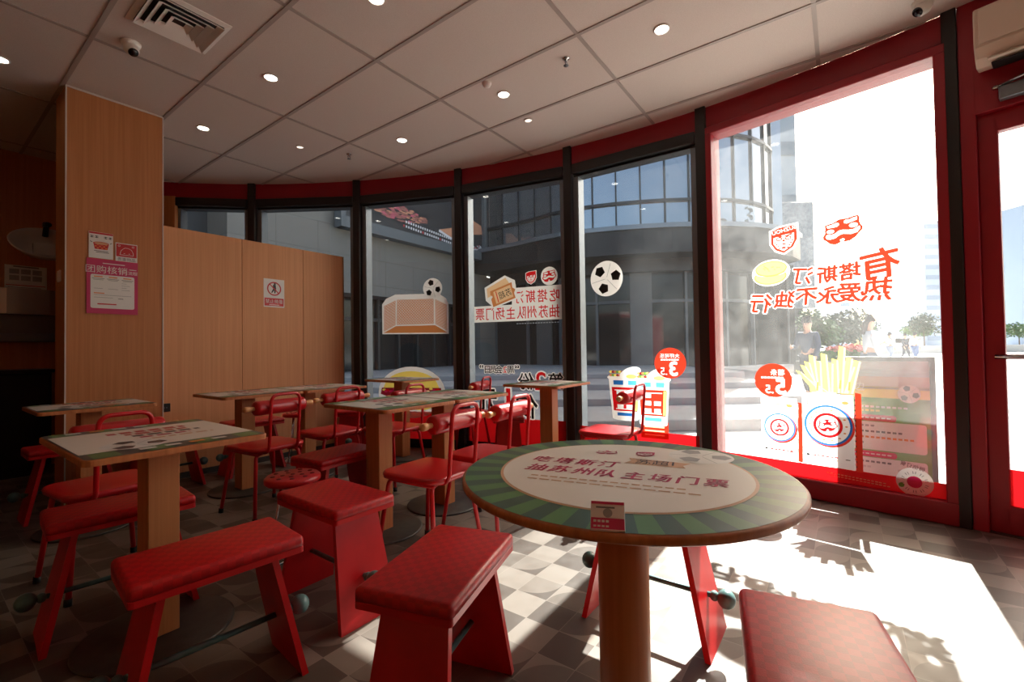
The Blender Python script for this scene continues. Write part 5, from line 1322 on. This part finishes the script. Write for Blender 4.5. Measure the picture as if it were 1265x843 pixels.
# ------------------------------------------------------------------ people on the plaza
def skin_mesh(name, joints, m, parent, sub=2):
    """joints: name -> (position, radius, parent name or None); one continuous surface"""
    b = bmesh.new(); ly = b.verts.layers.skin.verify(); V = {}
    for k, (p, r, par) in joints.items():
        v = b.verts.new(p); V[k] = v
        rr_ = (r, r) if isinstance(r, (int, float)) else r
        v[ly].radius = rr_
        if par is not None: b.edges.new((V[par], v))
        else: v[ly].use_root = True
    me = bpy.data.meshes.new(name); b.to_mesh(me); b.free()
    me.materials.append(m); o = bpy.data.objects.new(name, me); C.objects.link(o); o.parent = parent
    s = o.modifiers.new('skin', 'SKIN'); s.use_smooth_shade = True
    u = o.modifiers.new('sub', 'SUBSURF'); u.levels = sub; u.render_levels = sub
    return o
def lerp(a, b, t): return tuple(a[i] + (b[i] - a[i]) * t for i in range(3))
def person(f, s, face, lab, cols, pose, scale=1.0, grp=None, hair_long=False):
    p = gp(f, s); t = thing('person', lab, 'person', (p.x, p.y, -.03), face, grp); t.scale = (scale,) * 3
    SK = mat('skin', (206, 160, 134), .5); top, legs, hair = cols
    # facing +X; left is +Y
    st = pose.get('stride', .18)
    J = {'pel': ((0, 0, .93), .12), 'chest': ((.01, 0, 1.28), .135), 'neck': ((.01, 0, 1.46), .055)}
    sh = {1: (.0, .19, 1.40), -1: (.0, -.19, 1.40)}
    el = {1: pose.get('elL', (.02, .24, 1.12)), -1: pose.get('elR', (.02, -.24, 1.12))}
    wr_ = {1: pose.get('wrL', (.10, .22, .88)), -1: pose.get('wrR', (.10, -.22, .88))}
    kn = {1: (.06 + st * .5, .10, .50), -1: (.04 - st * .2, -.10, .50)}; an = {1: (st, .10, .09), -1: (-st, -.10, .10)}
    body = {'pel': ((0, 0, .95), .10, None), 'sp': ((.0, 0, 1.12), .105, 'pel'), 'ch': ((.0, 0, 1.30), .12, 'sp'), 'nk': ((.0, 0, 1.45), .055, 'ch'), 'hd0': ((.015, 0, 1.53), .062, 'nk'), 'hd1': ((.025, 0, 1.61), (.088, .078), 'hd0'), 'hd2': ((.015, 0, 1.69), (.082, .074), 'hd1'), 'nose': ((.118, 0, 1.595), .012, 'hd1')}
    for q, n_ in ((1, 'L'), (-1, 'R')):
        body['ear' + n_] = ((.005, q * .088, 1.60), .013, 'hd1')
        body['sh' + n_] = (sh[q], .055, 'ch'); body['el' + n_] = (el[q], .042, 'sh' + n_); body['wr' + n_] = (wr_[q], .028, 'el' + n_)
        d = (Vector(wr_[q]) - Vector(el[q])).normalized(); pal = Vector(wr_[q]) + d * .075
        body['pa' + n_] = (tuple(pal), (.034, .020), 'wr' + n_)
        side = d.cross(Vector((0, 1, 0)) if abs(d.y) < .9 else Vector((1, 0, 0))).normalized(); bend = Vector((0, -q, 0)) * .35
        for fi in range(4):
            o_ = side * (-.030 + .020 * fi); ln = (.068, .078, .074, .058)[fi]
            p1 = pal + o_ + d * .03; p2 = p1 + (d + bend * .4).normalized() * ln * .5; p3 = p2 + (d + bend * 1.4).normalized() * ln * .5
            body['f%s%d' % (n_, fi)] = (tuple(p1), .010, 'pa' + n_); body['g%s%d' % (n_, fi)] = (tuple(p2), .009, 'f%s%d' % (n_, fi)); body['h%s%d' % (n_, fi)] = (tuple(p3), .008, 'g%s%d' % (n_, fi))
        th = Vector(wr_[q]) + d * .03 - side * .034; body['t' + n_] = (tuple(th), .011, 'wr' + n_); body['u' + n_] = (tuple(th + (d * .7 - side * .4).normalized() * .045), .009, 't' + n_)
        body['hp' + n_] = ((0, q * .09, .90), .095, 'pel'); body['kn' + n_] = (kn[q], .06, 'hp' + n_); body['an' + n_] = (an[q], .04, 'kn' + n_); body['to' + n_] = ((an[q][0] + .15, an[q][1], .045), (.04, .03), 'an' + n_)
    skin_mesh('body', body, SK, t, 1)
    k = 1.22
    tj = {'pel': ((0, 0, .92), .125, None), 'sp': ((0, 0, 1.12), .13, 'pel'), 'ch': ((0, 0, 1.30), .145, 'sp'), 'nk': ((-.005, 0, 1.43), .075, 'ch')}
    for q, n_ in ((1, 'L'), (-1, 'R')):
        tj['sh' + n_] = (sh[q], .075, 'ch'); tj['el' + n_] = (el[q], .062, 'sh' + n_); tj['wr' + n_] = (lerp(el[q], wr_[q], .93), .046, 'el' + n_)
    skin_mesh('jacket', tj, mat('cloth_%d_%d_%d' % top, top, .8), t)
    lj = {'pel': ((0, 0, .94), .118, None)}
    for q, n_ in ((1, 'L'), (-1, 'R')):
        lj['hp' + n_] = ((0, q * .095, .88), .105, 'pel'); lj['kn' + n_] = (kn[q], .075, 'hp' + n_); lj['an' + n_] = (lerp(kn[q], an[q], .95), .06, 'kn' + n_)
    skin_mesh('trousers', lj, mat('cloth_%d_%d_%d' % legs, legs, .8), t)
    for q, n_ in ((1, 'L'), (-1, 'R')):
        skin_mesh('shoe', {'a': ((an[q][0] - .05, an[q][1], .05), .045, None), 'b': ((an[q][0] + .06, an[q][1], .045), .048, 'a'), 'c': ((an[q][0] + .18, an[q][1], .035), .034, 'b')}, mat('shoe_dark', (50, 48, 48), .6), t, 1)
    hj = {'a': ((-.02, 0, 1.69), (.092, .088), None), 'b': ((.035, 0, 1.725), (.06, .07), 'a'), 'c': ((-.05, 0, 1.60), (.06, .082), 'a')}
    if hair_long: hj['d'] = ((-.09, 0, 1.50), (.045, .06), 'c'); hj['e'] = ((-.11, 0, 1.36), (.03, .04), 'd')
    skin_mesh('hair', hj, mat('hair_%d' % hair[0], hair, .6), t, 1)
    fc = MB()
    for q in (-1, 1): fc.ball((.098, q * .032, 1.625), (.012, .014, .008), mat('eye_dark', (40, 34, 32), .3), None, 6)
    fc.ball((.105, 0, 1.548), (.010, .024, .007), mat('lip', (170, 96, 90), .5), None, 6)
    fc.build('face', None, t)
    return t
FA = YAW + PI                               # facing the shop
person(9.6, 6.3, FA - 1.2, 'person in a dark jacket holding a phone, left of the two nearest outside', ((62, 74, 92), (58, 62, 72), (48, 40, 36)), {'wrR': (.30, -.16, 1.12), 'elR': (.08, -.25, 1.10), 'stride': .1}, .95)
person(9.4, 7.45, FA + 1.3, 'person in a pale grey coat with long dark hair by the fries sticker', ((196, 202, 210), (90, 100, 116), (34, 30, 30)), {'wrL': (.24, .14, 1.16), 'elL': (.06, .24, 1.10), 'stride': .05}, .95, None, True)
for (f, s, a, lab, tc_, lc_) in ((27, 22.6, 1.6, 'person in white top and pale trousers, leftmost of the four far across the plaza', (214, 216, 216), (140, 152, 176)),
                              (31, 27.0, .3, 'person in dark clothes far across the plaza', (60, 66, 76), (64, 66, 78)),
                              (28, 25.0, 2.0, 'person in a light top and blue jeans far across the plaza beside the dark one', (204, 200, 206), (96, 116, 156)),
                              (29, 28.0, -.4, 'person in pale clothes far across the plaza, rightmost by the tall tower', (222, 222, 220), (170, 176, 188))):
    person(f, s, FA + a, lab, (tc_, lc_, (50, 44, 42)), {'stride': .2})
